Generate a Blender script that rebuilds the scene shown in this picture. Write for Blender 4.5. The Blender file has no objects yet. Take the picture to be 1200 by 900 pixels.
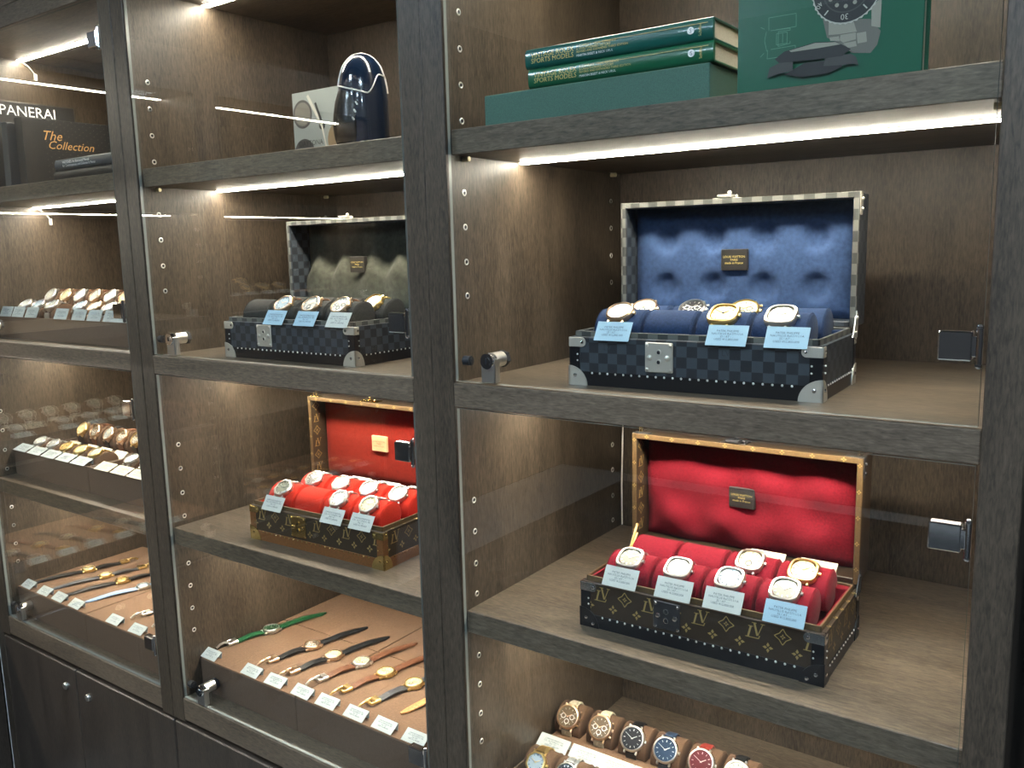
import bpy, bmesh, math, random
from mathutils import Matrix, Vector, Euler
random.seed(7)
PI = math.pi
R = math.radians
scene = bpy.context.scene
C = scene.collection

# ------------------------------------------------------------------ camera, world, lights, exposure
cam_d = bpy.data.cameras.new('camera')
cam = bpy.data.objects.new('camera', cam_d)
C.objects.link(cam)
cam_d.sensor_fit = 'HORIZONTAL'
cam_d.sensor_width = 36.0
cam_d.lens = 1019.35 / 1200 * 36.0
cam_d.clip_start = 0.02
YAW, PITCH, ROLL = R(35.7796), R(-8.9149), R(-1.3884)
rm = Matrix.Rotation(YAW, 4, 'Z') @ Matrix.Rotation(PI / 2 + PITCH, 4, 'X') @ Matrix.Rotation(ROLL, 4, 'Z')
cam.matrix_world = Matrix.Translation((0, -1.0, 1.5)) @ rm
scene.camera = cam

world = bpy.data.worlds.new('world')
scene.world = world
world.use_nodes = True
world.node_tree.nodes['Background'].inputs[0].default_value = (0.55, 0.62, 0.75, 1)
world.node_tree.nodes['Background'].inputs[1].default_value = 0.02

scene.view_settings.view_transform = 'Standard'
scene.view_settings.look = 'None'
scene.view_settings.exposure = 0.15
scene.view_settings.gamma = 1.0
scene.view_settings.use_curve_mapping = False
scene.cycles.use_denoising = True
scene.cycles.max_bounces = 10
scene.cycles.transparent_max_bounces = 16
scene.cycles.caustics_reflective = False
scene.cycles.caustics_refractive = False
scene.cycles.sample_clamp_indirect = 6.0

LED_POWER = 128.0        # strength of the strip lights in the cabinets
CEIL_POWER = 108.0       # strength of the shop's ceiling panels

# ------------------------------------------------------------------ mesh helpers
class MB:
    """collects simple solids and becomes ONE mesh"""
    def __init__(s):
        s.v = []; s.f = []; s.m = []
    def add(s, vs, fs, M=None, mi=0):
        o = len(s.v)
        s.v += [tuple(M @ Vector(v)) if M else tuple(v) for v in vs]
        s.f += [tuple(i + o for i in f) for f in fs]
        s.m += [mi] * len(fs)
        return s
    def box(s, x0, x1, y0, y1, z0, z1, c=0.0, M=None, mi=0):
        if c <= 0:
            vs = [(x0,y0,z0),(x1,y0,z0),(x1,y1,z0),(x0,y1,z0),(x0,y0,z1),(x1,y0,z1),(x1,y1,z1),(x0,y1,z1)]
            return s.add(vs, [(0,3,2,1),(4,5,6,7),(0,1,5,4),(1,2,6,5),(2,3,7,6),(3,0,4,7)], M, mi)
        L = [(x0, x1), (y0, y1), (z0, z1)]
        vs = []; idx = {}
        for sx in (0, 1):
            for sy in (0, 1):
                for sz in (0, 1):
                    sg = (sx, sy, sz)
                    for a in range(3):
                        p = [L[k][sg[k]] + (0 if k == a else (c if sg[k] == 0 else -c)) for k in range(3)]
                        idx[(sx, sy, sz, a)] = len(vs); vs.append(p)
        fs = []
        for a in range(3):
            b, d = [k for k in range(3) if k != a]
            for sa in (0, 1):
                q = []
                for sb, sd in ((0,0),(1,0),(1,1),(0,1)):
                    g = [0,0,0]; g[a] = sa; g[b] = sb; g[d] = sd
                    q.append(idx[(*g, a)])
                fs.append(tuple(q))
        for a in range(3):                      # edges running along axis a
            b, d = [k for k in range(3) if k != a]
            for sb in (0, 1):
                for sd in (0, 1):
                    g0 = [0,0,0]; g0[a] = 0; g0[b] = sb; g0[d] = sd
                    g1 = list(g0); g1[a] = 1
                    fs.append((idx[(*g0, b)], idx[(*g1, b)], idx[(*g1, d)], idx[(*g0, d)]))
        for sx in (0, 1):
            for sy in (0, 1):
                for sz in (0, 1):
                    fs.append(tuple(idx[(sx, sy, sz, a)] for a in range(3)))
        return s.add(vs, fs, M, mi)
    def cyl(s, p0, p1, r0, r1=None, n=12, M=None, mi=0, caps=True):
        r1 = r0 if r1 is None else r1
        p0 = Vector(p0); p1 = Vector(p1); d = (p1 - p0).normalized()
        u = d.orthogonal().normalized(); w = d.cross(u)
        vs = []
        for p, r in ((p0, r0), (p1, r1)):
            for k in range(n):
                a = 2 * PI * k / n
                vs.append(p + (u * math.cos(a) + w * math.sin(a)) * r)
        fs = [(k, (k + 1) % n, n + (k + 1) % n, n + k) for k in range(n)]
        if caps:
            fs += [tuple(range(n))[::-1], tuple(range(n, 2 * n))]
        return s.add(vs, fs, M, mi)
    def lathe(s, prof, n=24, M=None, mi=0, shape=None):
        """profile [(r,z)] about z; shape(angle) scales r"""
        sh = shape or (lambda a: 1.0)
        vs = []; fs = []; rows = []
        for r, z in prof:
            if r < 1e-6:
                rows.append([len(vs)]); vs.append((0, 0, z))
            else:
                row = []
                for k in range(n):
                    a = 2 * PI * k / n
                    q = sh(a) * r
                    row.append(len(vs)); vs.append((q * math.cos(a), q * math.sin(a), z))
                rows.append(row)
        for A, B in zip(rows, rows[1:]):
            for k in range(n):
                k2 = (k + 1) % n
                if len(A) == 1 and len(B) == 1: continue
                if len(A) == 1: fs.append((A[0], B[k], B[k2]))
                elif len(B) == 1: fs.append((A[k], A[k2], B[0]))
                else: fs.append((A[k], A[k2], B[k2], B[k]))
        return s.add(vs, fs, M, mi)
    def ball(s, c, r, n=8, M=None, mi=0, sq=(1, 1, 1)):
        c = Vector(c)
        T = Matrix.Translation(c) @ Matrix.Diagonal((sq[0], sq[1], sq[2], 1))
        pr = [(r * math.sin(PI * k / 5), -r * math.cos(PI * k / 5)) for k in range(6)]
        pr[0] = (0, -r); pr[-1] = (0, r)
        return s.lathe(pr, n, (M @ T) if M else T, mi)
    def prism(s, poly, z0, z1, M=None, mi=0):
        n = len(poly)
        vs = [(x, y, z0) for x, y in poly] + [(x, y, z1) for x, y in poly]
        fs = [tuple(range(n))[::-1], tuple(range(n, 2 * n))] + [(k, (k + 1) % n, n + (k + 1) % n, n + k) for k in range(n)]
        return s.add(vs, fs, M, mi)
    def tube(s, pts, r, n=8, M=None, mi=0):
        pts = [Vector(p) for p in pts]
        vs = []; fs = []
        up = None
        for i, p in enumerate(pts):
            t = (pts[min(i + 1, len(pts) - 1)] - pts[max(i - 1, 0)]).normalized()
            if up is None:
                up = t.orthogonal().normalized()
            up = (up - t * up.dot(t)).normalized()
            w = t.cross(up)
            for k in range(n):
                a = 2 * PI * k / n
                vs.append(p + (up * math.cos(a) + w * math.sin(a)) * r)
        for i in range(len(pts) - 1):
            for k in range(n):
                fs.append((i*n+k, i*n+(k+1) % n, (i+1)*n+(k+1) % n, (i+1)*n+k))
        fs += [tuple(range(n))[::-1], tuple(range(len(vs) - n, len(vs)))]
        return s.add(vs, fs, M, mi)
    def ribbon(s, path, widths, t, M=None, mi=0):
        """strap along a (y,z) path; widths per point, thickness t"""
        n = len(path); vs = []
        for i, (y, z) in enumerate(path):
            a = path[max(i - 1, 0)]; b = path[min(i + 1, n - 1)]
            d = Vector((b[0] - a[0], b[1] - a[1])); d.normalize()
            ny, nz = -d.y, d.x
            w = widths[i] / 2
            for sx, k in ((-1, 0), (-0.8, 1), (0.8, 1), (1, 0), (1, -1), (-1, -1)):
                o = t / 2 * (k if k else 0.35)
                vs.append((sx * w, y + ny * o, z + nz * o))
        fs = []
        for i in range(n - 1):
            for k in range(6):
                fs.append((i*6+k, i*6+(k+1) % 6, (i+1)*6+(k+1) % 6, (i+1)*6+k))
        fs += [tuple(range(6)), tuple(range(6 * n - 6, 6 * n))]
        return s.add(vs, fs, M, mi)
    def grid(s, nu, nv, fn, M=None, mi=0):
        vs = [fn(i / nu, j / nv) for j in range(nv + 1) for i in range(nu + 1)]
        fs = [(j*(nu+1)+i, j*(nu+1)+i+1, (j+1)*(nu+1)+i+1, (j+1)*(nu+1)+i) for j in range(nv) for i in range(nu)]
        return s.add(vs, fs, M, mi)
    def mesh(s, name, mats, smooth=35, recalc=True):
        me = bpy.data.meshes.new(name)
        me.from_pydata(s.v, [], s.f)
        for m in (mats if isinstance(mats, (list, tuple)) else [mats]):
            me.materials.append(m)
        me.polygons.foreach_set('material_index', s.m)
        if recalc:
            bm = bmesh.new(); bm.from_mesh(me)
            bmesh.ops.recalc_face_normals(bm, faces=bm.faces)
            bm.to_mesh(me); bm.free()
        if smooth:
            me.polygons.foreach_set('use_smooth', [True] * len(me.polygons))
            me.set_sharp_from_angle(angle=R(smooth))
        me.update()
        return me
    def build(s, name, mats, parent=None, smooth=35, recalc=True):
        return link(name, s.mesh(name, mats, smooth, recalc), parent)

def link(name, me, parent=None):
    o = bpy.data.objects.new(name, me)
    C.objects.link(o)
    if parent: o.parent = parent
    return o
def tag(o, label=None, cat=None, group=None, kind=None):
    if label: o['label'] = label
    if cat: o['category'] = cat
    if group: o['group'] = group
    if kind: o['kind'] = kind
    return o
def thing(name, label, cat, loc=(0, 0, 0), rot=(0, 0, 0), group=None):
    o = bpy.data.objects.new(name, None)
    o.empty_display_size = 0.02
    C.objects.link(o)
    o.location = loc; o.rotation_euler = rot
    return tag(o, label, cat, group)
def structure(o):
    o['kind'] = 'structure'; return o

# ------------------------------------------------------------------ materials
MATS = {}
def nodes(name):
    m = bpy.data.materials.new(name); m.use_nodes = True
    nt = m.node_tree
    b = nt.nodes['Principled BSDF']
    return m, nt, b
def plain(name, col, rough=0.5, metal=0.0, spec=0.5, coat=0.0, sheen=0.0, noise=0.0, nscale=400.0, bump=0.0):
    if name in MATS: return MATS[name]
    m, nt, b = nodes(name)
    b.inputs['Base Color'].default_value = (*col, 1)
    b.inputs['Roughness'].default_value = rough
    b.inputs['Metallic'].default_value = metal
    b.inputs['Specular IOR Level'].default_value = spec
    b.inputs['Coat Weight'].default_value = coat
    b.inputs['Sheen Weight'].default_value = sheen
    if noise or bump:
        tc = nt.nodes.new('ShaderNodeTexCoord')
        nz = nt.nodes.new('ShaderNodeTexNoise'); nz.inputs['Scale'].default_value = nscale; nz.inputs['Detail'].default_value = 4
        nt.links.new(tc.outputs['Object'], nz.inputs['Vector'])
        if noise:
            mx = nt.nodes.new('ShaderNodeMixRGB'); mx.blend_type = 'MULTIPLY'; mx.inputs[0].default_value = noise
            mx.inputs[1].default_value = (*col, 1)
            rp = nt.nodes.new('ShaderNodeValToRGB')
            rp.color_ramp.elements[0].position = 0.3; rp.color_ramp.elements[0].color = (0.25, 0.25, 0.25, 1)
            rp.color_ramp.elements[1].position = 0.7; rp.color_ramp.elements[1].color = (1.4, 1.4, 1.4, 1)
            nt.links.new(nz.outputs['Fac'], rp.inputs[0]); nt.links.new(rp.outputs[0], mx.inputs[2])
            nt.links.new(mx.outputs[0], b.inputs['Base Color'])
        if bump:
            bp = nt.nodes.new('ShaderNodeBump'); bp.inputs['Strength'].default_value = bump; bp.inputs['Distance'].default_value = 0.001
            nt.links.new(nz.outputs['Fac'], bp.inputs['Height']); nt.links.new(bp.outputs[0], b.inputs['Normal'])
    MATS[name] = m
    return m
def wood(name, dark, light, stretch, rough=0.42):
    m, nt, b = nodes(name)
    tc = nt.nodes.new('ShaderNodeNewGeometry')
    def layer(sc, scale, det):
        mp = nt.nodes.new('ShaderNodeMapping'); mp.inputs['Scale'].default_value = sc
        nt.links.new(tc.outputs['Position'], mp.inputs['Vector'])
        nz = nt.nodes.new('ShaderNodeTexNoise'); nz.inputs['Scale'].default_value = scale; nz.inputs['Detail'].default_value = det
        nz.inputs['Roughness'].default_value = 0.6; nz.inputs['Distortion'].default_value = 0.6
        nt.links.new(mp.outputs[0], nz.inputs['Vector']); return nz
    fine = layer([1.0 if k != stretch else 0.16 for k in range(3)], 360, 5)
    big = layer([1.0 if k != stretch else 0.14 for k in range(3)], 16, 4)
    fleck = layer([1.0 if k != stretch else 0.34 for k in range(3)], 210, 3)
    a1 = nt.nodes.new('ShaderNodeMath'); a1.operation = 'MULTIPLY_ADD'; a1.inputs[1].default_value = 0.5
    nt.links.new(fine.outputs['Fac'], a1.inputs[0])
    a2 = nt.nodes.new('ShaderNodeMath'); a2.operation = 'MULTIPLY'; a2.inputs[1].default_value = 0.32
    nt.links.new(big.outputs['Fac'], a2.inputs[0]); nt.links.new(a2.outputs[0], a1.inputs[2])
    a3 = nt.nodes.new('ShaderNodeMath'); a3.operation = 'MULTIPLY_ADD'; a3.inputs[1].default_value = 0.18
    nt.links.new(fleck.outputs['Fac'], a3.inputs[0]); nt.links.new(a1.outputs[0], a3.inputs[2])
    rp = nt.nodes.new('ShaderNodeValToRGB')
    rp.color_ramp.elements[0].position = 0.36; rp.color_ramp.elements[0].color = (*dark, 1)
    rp.color_ramp.elements[1].position = 0.64; rp.color_ramp.elements[1].color = (*light, 1)
    nt.links.new(a3.outputs[0], rp.inputs[0]); nt.links.new(rp.outputs[0], b.inputs['Base Color'])
    b.inputs['Roughness'].default_value = rough
    b.inputs['Specular IOR Level'].default_value = 0.45
    bp = nt.nodes.new('ShaderNodeBump'); bp.inputs['Strength'].default_value = 0.25; bp.inputs['Distance'].default_value = 0.0008
    nt.links.new(a3.outputs[0], bp.inputs['Height']); nt.links.new(bp.outputs[0], b.inputs['Normal'])
    MATS[name] = m
    return m
def emitter(name, col, st):
    m, nt, b = nodes(name)
    b.inputs['Base Color'].default_value = (0.8, 0.8, 0.8, 1)
    b.inputs['Emission Color'].default_value = (*col, 1)
    b.inputs['Emission Strength'].default_value = st
    MATS[name] = m; return m
def glass_mat():
    m = bpy.data.materials.new('clear_glass'); m.use_nodes = True
    nt = m.node_tree; nt.nodes.clear()
    out = nt.nodes.new('ShaderNodeOutputMaterial')
    tr = nt.nodes.new('ShaderNodeBsdfTransparent'); tr.inputs[0].default_value = (0.975, 0.985, 0.975, 1)
    gl = nt.nodes.new('ShaderNodeBsdfGlossy'); gl.inputs['Roughness'].default_value = 0.0; gl.inputs[0].default_value = (1, 1, 1, 1)
    # Schlick reflectance, the same on both faces of the unrefracted pane
    ge = nt.nodes.new('ShaderNodeNewGeometry')
    dt = nt.nodes.new('ShaderNodeVectorMath'); dt.operation = 'DOT_PRODUCT'
    nt.links.new(ge.outputs['Incoming'], dt.inputs[0]); nt.links.new(ge.outputs['Normal'], dt.inputs[1])
    def mth(op, a, b_=None):
        n = nt.nodes.new('ShaderNodeMath'); n.operation = op
        for i, v in enumerate((a, b_)):
            if v is None: continue
            if isinstance(v, (int, float)): n.inputs[i].default_value = v
            else: nt.links.new(v, n.inputs[i])
        return n.outputs[0]
    c5 = mth('POWER', mth('SUBTRACT', 1.0, mth('ABSOLUTE', dt.outputs['Value'])), 4.6)
    fr = mth('MULTIPLY_ADD', c5, 0.955); fr.node.inputs[2].default_value = 0.045
    mx = nt.nodes.new('ShaderNodeMixShader')
    nt.links.new(fr, mx.inputs[0]); nt.links.new(tr.outputs[0], mx.inputs[1]); nt.links.new(gl.outputs[0], mx.inputs[2])
    nt.links.new(mx.outputs[0], out.inputs[0])
    return m
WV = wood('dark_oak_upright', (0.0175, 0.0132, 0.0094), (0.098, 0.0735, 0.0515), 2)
WH = wood('dark_oak_board_lit', (0.038, 0.029, 0.0205), (0.172, 0.130, 0.091), 0)  # same oak as the uprights, lightened to paint strip light onto the boards
WD = wood('dark_oak_base_door', (0.022, 0.017, 0.014), (0.075, 0.058, 0.045), 2, 0.36)
GLASS = glass_mat()
GEDGE = plain('glass_edge', (0.24, 0.26, 0.24), 0.25, spec=0.6)
LED = emitter('led_strip_light', (1.0, 0.905, 0.75), LED_POWER)
LEDCASE = plain('led_housing', (0.45, 0.44, 0.42), 0.4, 0.6)
CHROME = plain('chrome', (0.78, 0.78, 0.80), 0.08, 1.0)
STEEL = plain('steel', (0.78, 0.76, 0.71), 0.33, 1.0)
PLATE = plain('brushed_plate', (0.66, 0.64, 0.58), 0.45, 0.85)
DARKMETAL = plain('dark_metal', (0.05, 0.05, 0.055), 0.35, 0.6)
BRASS = plain('brass', (0.62, 0.47, 0.20), 0.24, 1.0)
GOLD = plain('gold', (0.90, 0.66, 0.28), 0.32, 1.0)
ROSE = plain('rose_gold', (0.90, 0.66, 0.45), 0.30, 1.0)
BLACK = plain('black_leather', (0.006, 0.006, 0.008), 0.32, spec=0.4)
RUBBER = plain('black_rubber', (0.01, 0.012, 0.016), 0.5)
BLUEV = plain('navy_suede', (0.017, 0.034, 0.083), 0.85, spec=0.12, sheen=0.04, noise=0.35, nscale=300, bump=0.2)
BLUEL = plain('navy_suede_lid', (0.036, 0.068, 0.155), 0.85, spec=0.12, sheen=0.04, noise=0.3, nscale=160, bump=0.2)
CRIM = plain('crimson_suede', (0.185, 0.007, 0.016), 0.85, spec=0.12, sheen=0.04, noise=0.3, nscale=300, bump=0.2)
ORNG = plain('scarlet_suede', (0.46, 0.022, 0.010), 0.85, spec=0.12, sheen=0.04, noise=0.2, nscale=300, bump=0.2)
ORNGL = plain('scarlet_lining', (0.20, 0.012, 0.005), 0.75, spec=0.12, sheen=0.04, noise=0.2, nscale=200)
GREYV = plain('charcoal_suede', (0.028, 0.028, 0.026), 0.85, spec=0.12, sheen=0.04, noise=0.4, nscale=250, bump=0.2)
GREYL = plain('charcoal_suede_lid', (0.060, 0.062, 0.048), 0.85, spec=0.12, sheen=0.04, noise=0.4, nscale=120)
BANDBR = plain('brown_band', (0.17, 0.065, 0.018), 0.45, noise=0.3, nscale=300)
MONO = plain('brown_canvas', (0.030, 0.019, 0.011), 0.42, noise=0.2, nscale=900, bump=0.15)
MONOP = plain('tan_print', (0.33, 0.23, 0.085), 0.45)
MONORIM = plain('canvas_trim', (0.105, 0.064, 0.028), 0.4, noise=0.3, nscale=500)
PATCHL = plain('tan_patch', (0.60, 0.38, 0.20), 0.55)
PATCHD = plain('dark_patch', (0.018, 0.016, 0.015), 0.45)
TANS = plain('tan_suede', (0.180, 0.106, 0.064), 0.9, spec=0.12, sheen=0.04, noise=0.18, nscale=220, bump=0.15)
TAND = plain('brown_tray_side', (0.115, 0.072, 0.048), 0.8, noise=0.15, nscale=300)
TANB = plain('bolster_suede', (0.115, 0.067, 0.041), 0.9, spec=0.12, sheen=0.04, noise=0.15, nscale=300)
CARDB = plain('pale_blue_card', (0.29, 0.45, 0.56), 0.6)
CARDW = plain('pale_grey_card', (0.46, 0.50, 0.48), 0.6)
CARDC = plain('cream_card', (0.60, 0.55, 0.44), 0.6)
INK = plain('ink', (0.05, 0.07, 0.09), 0.7)
INKW = plain('white_ink', (0.8, 0.8, 0.78), 0.6)
INKG = plain('gold_ink', (0.62, 0.48, 0.16), 0.4)
INKO = plain('copper_ink', (0.75, 0.42, 0.16), 0.35, 0.3)
CRYSTAL = GLASS
def checker_mat(name='checked_canvas', c1=(0.013, 0.016, 0.021, 1), c2=(0.040, 0.050, 0.062, 1)):
    m, nt, b = nodes(name)
    tc = nt.nodes.new('ShaderNodeTexCoord')
    mp = nt.nodes.new('ShaderNodeMapping'); mp.inputs['Location'].default_value = (0.31, 0.27, 0.13)
    ck = nt.nodes.new('ShaderNodeTexChecker'); ck.inputs['Scale'].default_value = 1 / 0.0148
    ck.inputs['Color1'].default_value = c1; ck.inputs['Color2'].default_value = c2
    nt.links.new(tc.outputs['Object'], mp.inputs[0]); nt.links.new(mp.outputs[0], ck.inputs['Vector'])
    wv = nt.nodes.new('ShaderNodeTexNoise'); wv.inputs['Scale'].default_value = 900
    nt.links.new(tc.outputs['Object'], wv.inputs['Vector'])
    mx = nt.nodes.new('ShaderNodeMixRGB'); mx.blend_type = 'MULTIPLY'; mx.inputs[0].default_value = 0.5
    nt.links.new(ck.outputs[0], mx.inputs[1]); nt.links.new(wv.outputs['Color'], mx.inputs[2])
    nt.links.new(ck.outputs[0], b.inputs['Base Color'])
    b.inputs['Roughness'].default_value = 0.42
    bp = nt.nodes.new('ShaderNodeBump'); bp.inputs['Strength'].default_value = 0.3; bp.inputs['Distance'].default_value = 0.0005
    nt.links.new(wv.outputs['Fac'], bp.inputs['Height']); nt.links.new(bp.outputs[0], b.inputs['Normal'])
    return m
CHECK = checker_mat()
CHECKRIM = checker_mat('checked_trim', (0.040, 0.042, 0.040, 1), (0.125, 0.128, 0.115, 1))

# ------------------------------------------------------------------ lettering
TEXT = {}
def text_mesh(txt, size, mat, align='LEFT', shear=0.0, spacing=1.0):
    key = (txt, size, mat.name, align, shear)
    if key in TEXT: return TEXT[key]
    cu = bpy.data.curves.new('lettering', 'FONT')
    cu.body = txt; cu.size = size; cu.align_x = align; cu.align_y = 'CENTER'; cu.shear = shear
    cu.resolution_u = 2; cu.space_line = spacing
    ob = bpy.data.objects.new('lettering', cu); C.objects.link(ob)
    bpy.context.view_layer.update()
    me = bpy.data.meshes.new_from_object(ob.evaluated_get(bpy.context.evaluated_depsgraph_get()))
    bpy.data.objects.remove(ob); bpy.data.curves.remove(cu)
    ys = [v.co.y for v in me.vertices]
    if ys:
        me.transform(Matrix.Translation((0, -(min(ys) + max(ys)) / 2, 0)))
    me.materials.clear(); me.materials.append(mat); me.name = 'lettering'
    TEXT[key] = me
    return me
def lettering(txt, size, mat, parent, loc, rot, align='LEFT', shear=0.0, spacing=1.0, scale=None):
    o = link('lettering', text_mesh(txt, size, mat, align, shear, spacing), parent)
    o.location = loc; o.rotation_euler = rot
    if scale: o.scale = scale
    return o
FRONT = (PI / 2, 0, 0)          # text standing up and facing -y
# ------------------------------------------------------------------ the shop: floor, walls, ceiling
Z_RT, Z_RB = 1.3007, 1.264      # middle rail
def build_room():
    g = plain('tile_joint', (0.30, 0.29, 0.27), 0.7)
    m, nt, b = nodes('dark_marble')
    tc = nt.nodes.new('ShaderNodeNewGeometry')
    nz = nt.nodes.new('ShaderNodeTexNoise'); nz.inputs['Scale'].default_value = 3.0; nz.inputs['Detail'].default_value = 9; nz.inputs['Distortion'].default_value = 1.2
    nt.links.new(tc.outputs['Position'], nz.inputs['Vector'])
    rp = nt.nodes.new('ShaderNodeValToRGB')
    rp.color_ramp.elements[0].position = 0.35; rp.color_ramp.elements[0].color = (0.016, 0.017, 0.018, 1)
    rp.color_ramp.elements[1].position = 0.70; rp.color_ramp.elements[1].color = (0.085, 0.084, 0.080, 1)
    nt.links.new(nz.outputs['Fac'], rp.inputs[0]); nt.links.new(rp.outputs[0], b.inputs['Base Color'])
    b.inputs['Roughness'].default_value = 0.22
    fl = structure(MB().box(-3.2, 2.6, -4.0, 0.7, -0.10, -0.006).build('floor', g))
    fl['label'] = 'dark marble tiled shop floor with pale joints'
    tile = MB().box(0.002, 0.598, 0.002, 0.598, -0.02, 0.0, 0.001).mesh('tile', m)
    for i in range(8):
        for j in range(6):
            x = -1.43 + 0.6 * (i - 2); y = -1.415 + 0.6 * (j - 4)
            if y + 0.6 > 0.05: continue
            o = link('tile', tile, fl); o.location = (x, y, 0)
    wl = plain('dark_wall', (0.030, 0.026, 0.023), 0.6, noise=0.2, nscale=3)
    wb = plain('black_wall', (0.012, 0.011, 0.011), 0.6)
    structure(MB().box(-3.3, 2.6, 0.62, 0.72, 0, 2.8).build('wall_back', wb))
    structure(MB().box(-3.3, -3.2, -4.0, 0.62, 0, 2.8).build('wall_left', wl))
    structure(MB().box(2.5, 2.6, -4.0, 0.62, 0, 2.8).build('wall_right', wl))
    structure(MB().box(-3.3, 2.6, -4.1, -4.0, 0, 2.8).build('wall_front', wl))
    structure(MB().box(-3.3, 2.6, -4.1, 0.72, 2.75, 2.85).build('ceiling', plain('ceiling_paint', (0.25, 0.25, 0.25), 0.8)))
    em = emitter('ceiling_panel_light', (0.66, 0.83, 1.0), CEIL_POWER)
    fr = plain('white_frame', (0.6, 0.6, 0.6), 0.4)
    k = 0
    for x, nm in ((-1.7, 'left'), (-0.1, 'middle'), (1.4, 'right')):
        for y, dp in ((-1.3, 'nearest the cabinets'), (-2.9, 'over the rear of the shop')):
            t = thing('ceiling_light', 'square recessed ceiling light panel, %s column, %s' % (nm, dp), 'light', (x, y, 2.75), group='ceiling light panels')
            MB().box(-.17, .17, -.17, .17, -.012, -.001, 0.002).build('frame', fr, t)
            MB().box(-.15, .15, -.15, .15, -.016, -.010).build('diffuser', em, t)
build_room()

# ------------------------------------------------------------------ display cabinets
BW = 0.708                       # clear width of a bay
PT = 0.0404                      # side panel thickness
DEPTH = 0.53
SOCKET = None
def socket_mesh():
    global SOCKET
    if SOCKET is None:
        b = MB().lathe([(0.0028, 0.0004), (0.0034, 0.0010), (0.0046, 0.0008), (0.0052, 0.0)], 10, mi=0)
        b.lathe([(0.0, 0.0001), (0.0032, 0.0002)], 10, mi=1)
        SOCKET = b.mesh('shelf_pin_socket', [STEEL, RUBBER])
    return SOCKET
def hinge(parent, z, w):
    """chrome glass hinge: plate clamped on the pane, barrel at the post; pane local coords, x = right edge"""
    b = MB().box(w - 0.0415, w - 0.009, -0.0045, 0.0105, z - 0.0155, z + 0.0155, 0.0015)
    o = b.build('hinge_plate', CHROME, parent)
    b = MB().cyl((w - 0.0025, -0.003, z - 0.020), (w - 0.0025, -0.003, z + 0.020), 0.0032, n=10)
    b.box(w - 0.010, w - 0.002, -0.0038, 0.004, z - 0.011, z + 0.011, 0.001)
    b.ball((w - 0.0025, -0.003, z + 0.020), 0.0036); b.ball((w - 0.0025, -0.003, z - 0.020), 0.0036)
    b.build('hinge_barrel', CHROME, parent)
def door_lock(parent, x, z):
    b = MB().cyl((x, -0.006, z), (x, 0.000, z), 0.0115, 0.0125, n=20)
    b.cyl((x, -0.0068, z), (x, -0.006, z), 0.006, n=14)
    b.build('lock_face', CHROME, parent)
    b = MB().box(x - 0.0012, x + 0.0012, -0.0074, -0.0066, z - 0.004, z + 0.004)
    b.build('keyhole', RUBBER, parent)
    b = MB().box(x - 0.0125, x + 0.0125, -0.0028, 0.0, z - 0.032, z + 0.002, 0.0008)
    b.box(x + 0.0105, x + 0.0125, -0.0028, 0.010, z - 0.032, z + 0.004, 0.0005)
    b.build('lock_bracket', STEEL, parent)
    MB().cyl((x, 0.006, z), (x, 0.030, z), 0.0115, n=18).build('lock_barrel', STEEL, parent)
    MB().cyl((x, 0.030, z), (x, 0.038, z), 0.013, n=6).build('lock_nut', RUBBER, parent)
    b = MB().cyl((x - 0.052, 0.009, z - 0.003), (x - 0.040, 0.009, z - 0.003), 0.0075, n=14)
    b.cyl((x - 0.0402, 0.009, z - 0.003), (x - 0.0385, 0.009, z - 0.003), 0.004, n=10)
    b.build('door_stop', RUBBER, parent)
def glass_door(cab, z0, z1, hz, lock=True):
    w = BW - 0.008
    b = MB()
    x0, x1, y0, y1 = 0.0, w, 0.0, 0.006
    vs = [(x0,y0,z0),(x1,y0,z0),(x1,y1,z0),(x0,y1,z0),(x0,y0,z1),(x1,y0,z1),(x1,y1,z1),(x0,y1,z1)]
    b.add(vs, [(0,1,5,4),(2,3,7,6)], mi=0)
    b.add(vs, [(0,3,2,1),(4,5,6,7),(1,2,6,5),(3,0,4,7)], mi=1)
    # weld the two face sets so the pane is one closed solid
    b.f = [tuple(i % 8 for i in f) for f in b.f]; b.v = b.v[:8]
    d = b.build('glass_door', [GLASS, GEDGE], cab, smooth=0)
    d.location = (0.004, 0.002, 0)
    for z in hz: hinge(d, z, w)
    if lock: door_lock(d, 0.063, z0 + 0.034)
    return d
def led(parent, z, cable=False):
    b = MB().box(0.006, BW - 0.006, 0.1745, 0.1935, z - 0.0012, z, 0.0)
    b.build('led_housing', LEDCASE, parent)
    b = MB()
    prof = [(-0.009, -0.0012), (-0.0080, -0.0020), (-0.0060, -0.0029), (-0.0030, -0.0035), (0.0, -0.0037), (0.0030, -0.0035), (0.0060, -0.0029), (0.0080, -0.0020), (0.009, -0.0012)]
    n = len(prof); vs = []
    for x in (0.008, BW - 0.008):
        vs += [(x, 0.184 + p, z + q) for p, q in prof]
    fs = [(k, (k + 1) % n, n + (k + 1) % n, n + k) for k in range(n)] + [tuple(range(n)), tuple(range(n, 2 * n))]
    b.add(vs, fs)
    b.build('led_strip', LED, parent)
    if cable:
        b = MB().tube([(0.010, 0.19, z - 0.004), (0.006, 0.205, z - 0.012), (0.004, 0.222, z - 0.03)], 0.0012, 6)
        b.box(0.001, 0.006, 0.219, 0.226, z - 0.045, z - 0.028, 0.001)
        b.build('led_cable', plain('white_plastic', (0.8, 0.78, 0.7), 0.5), parent)
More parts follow.
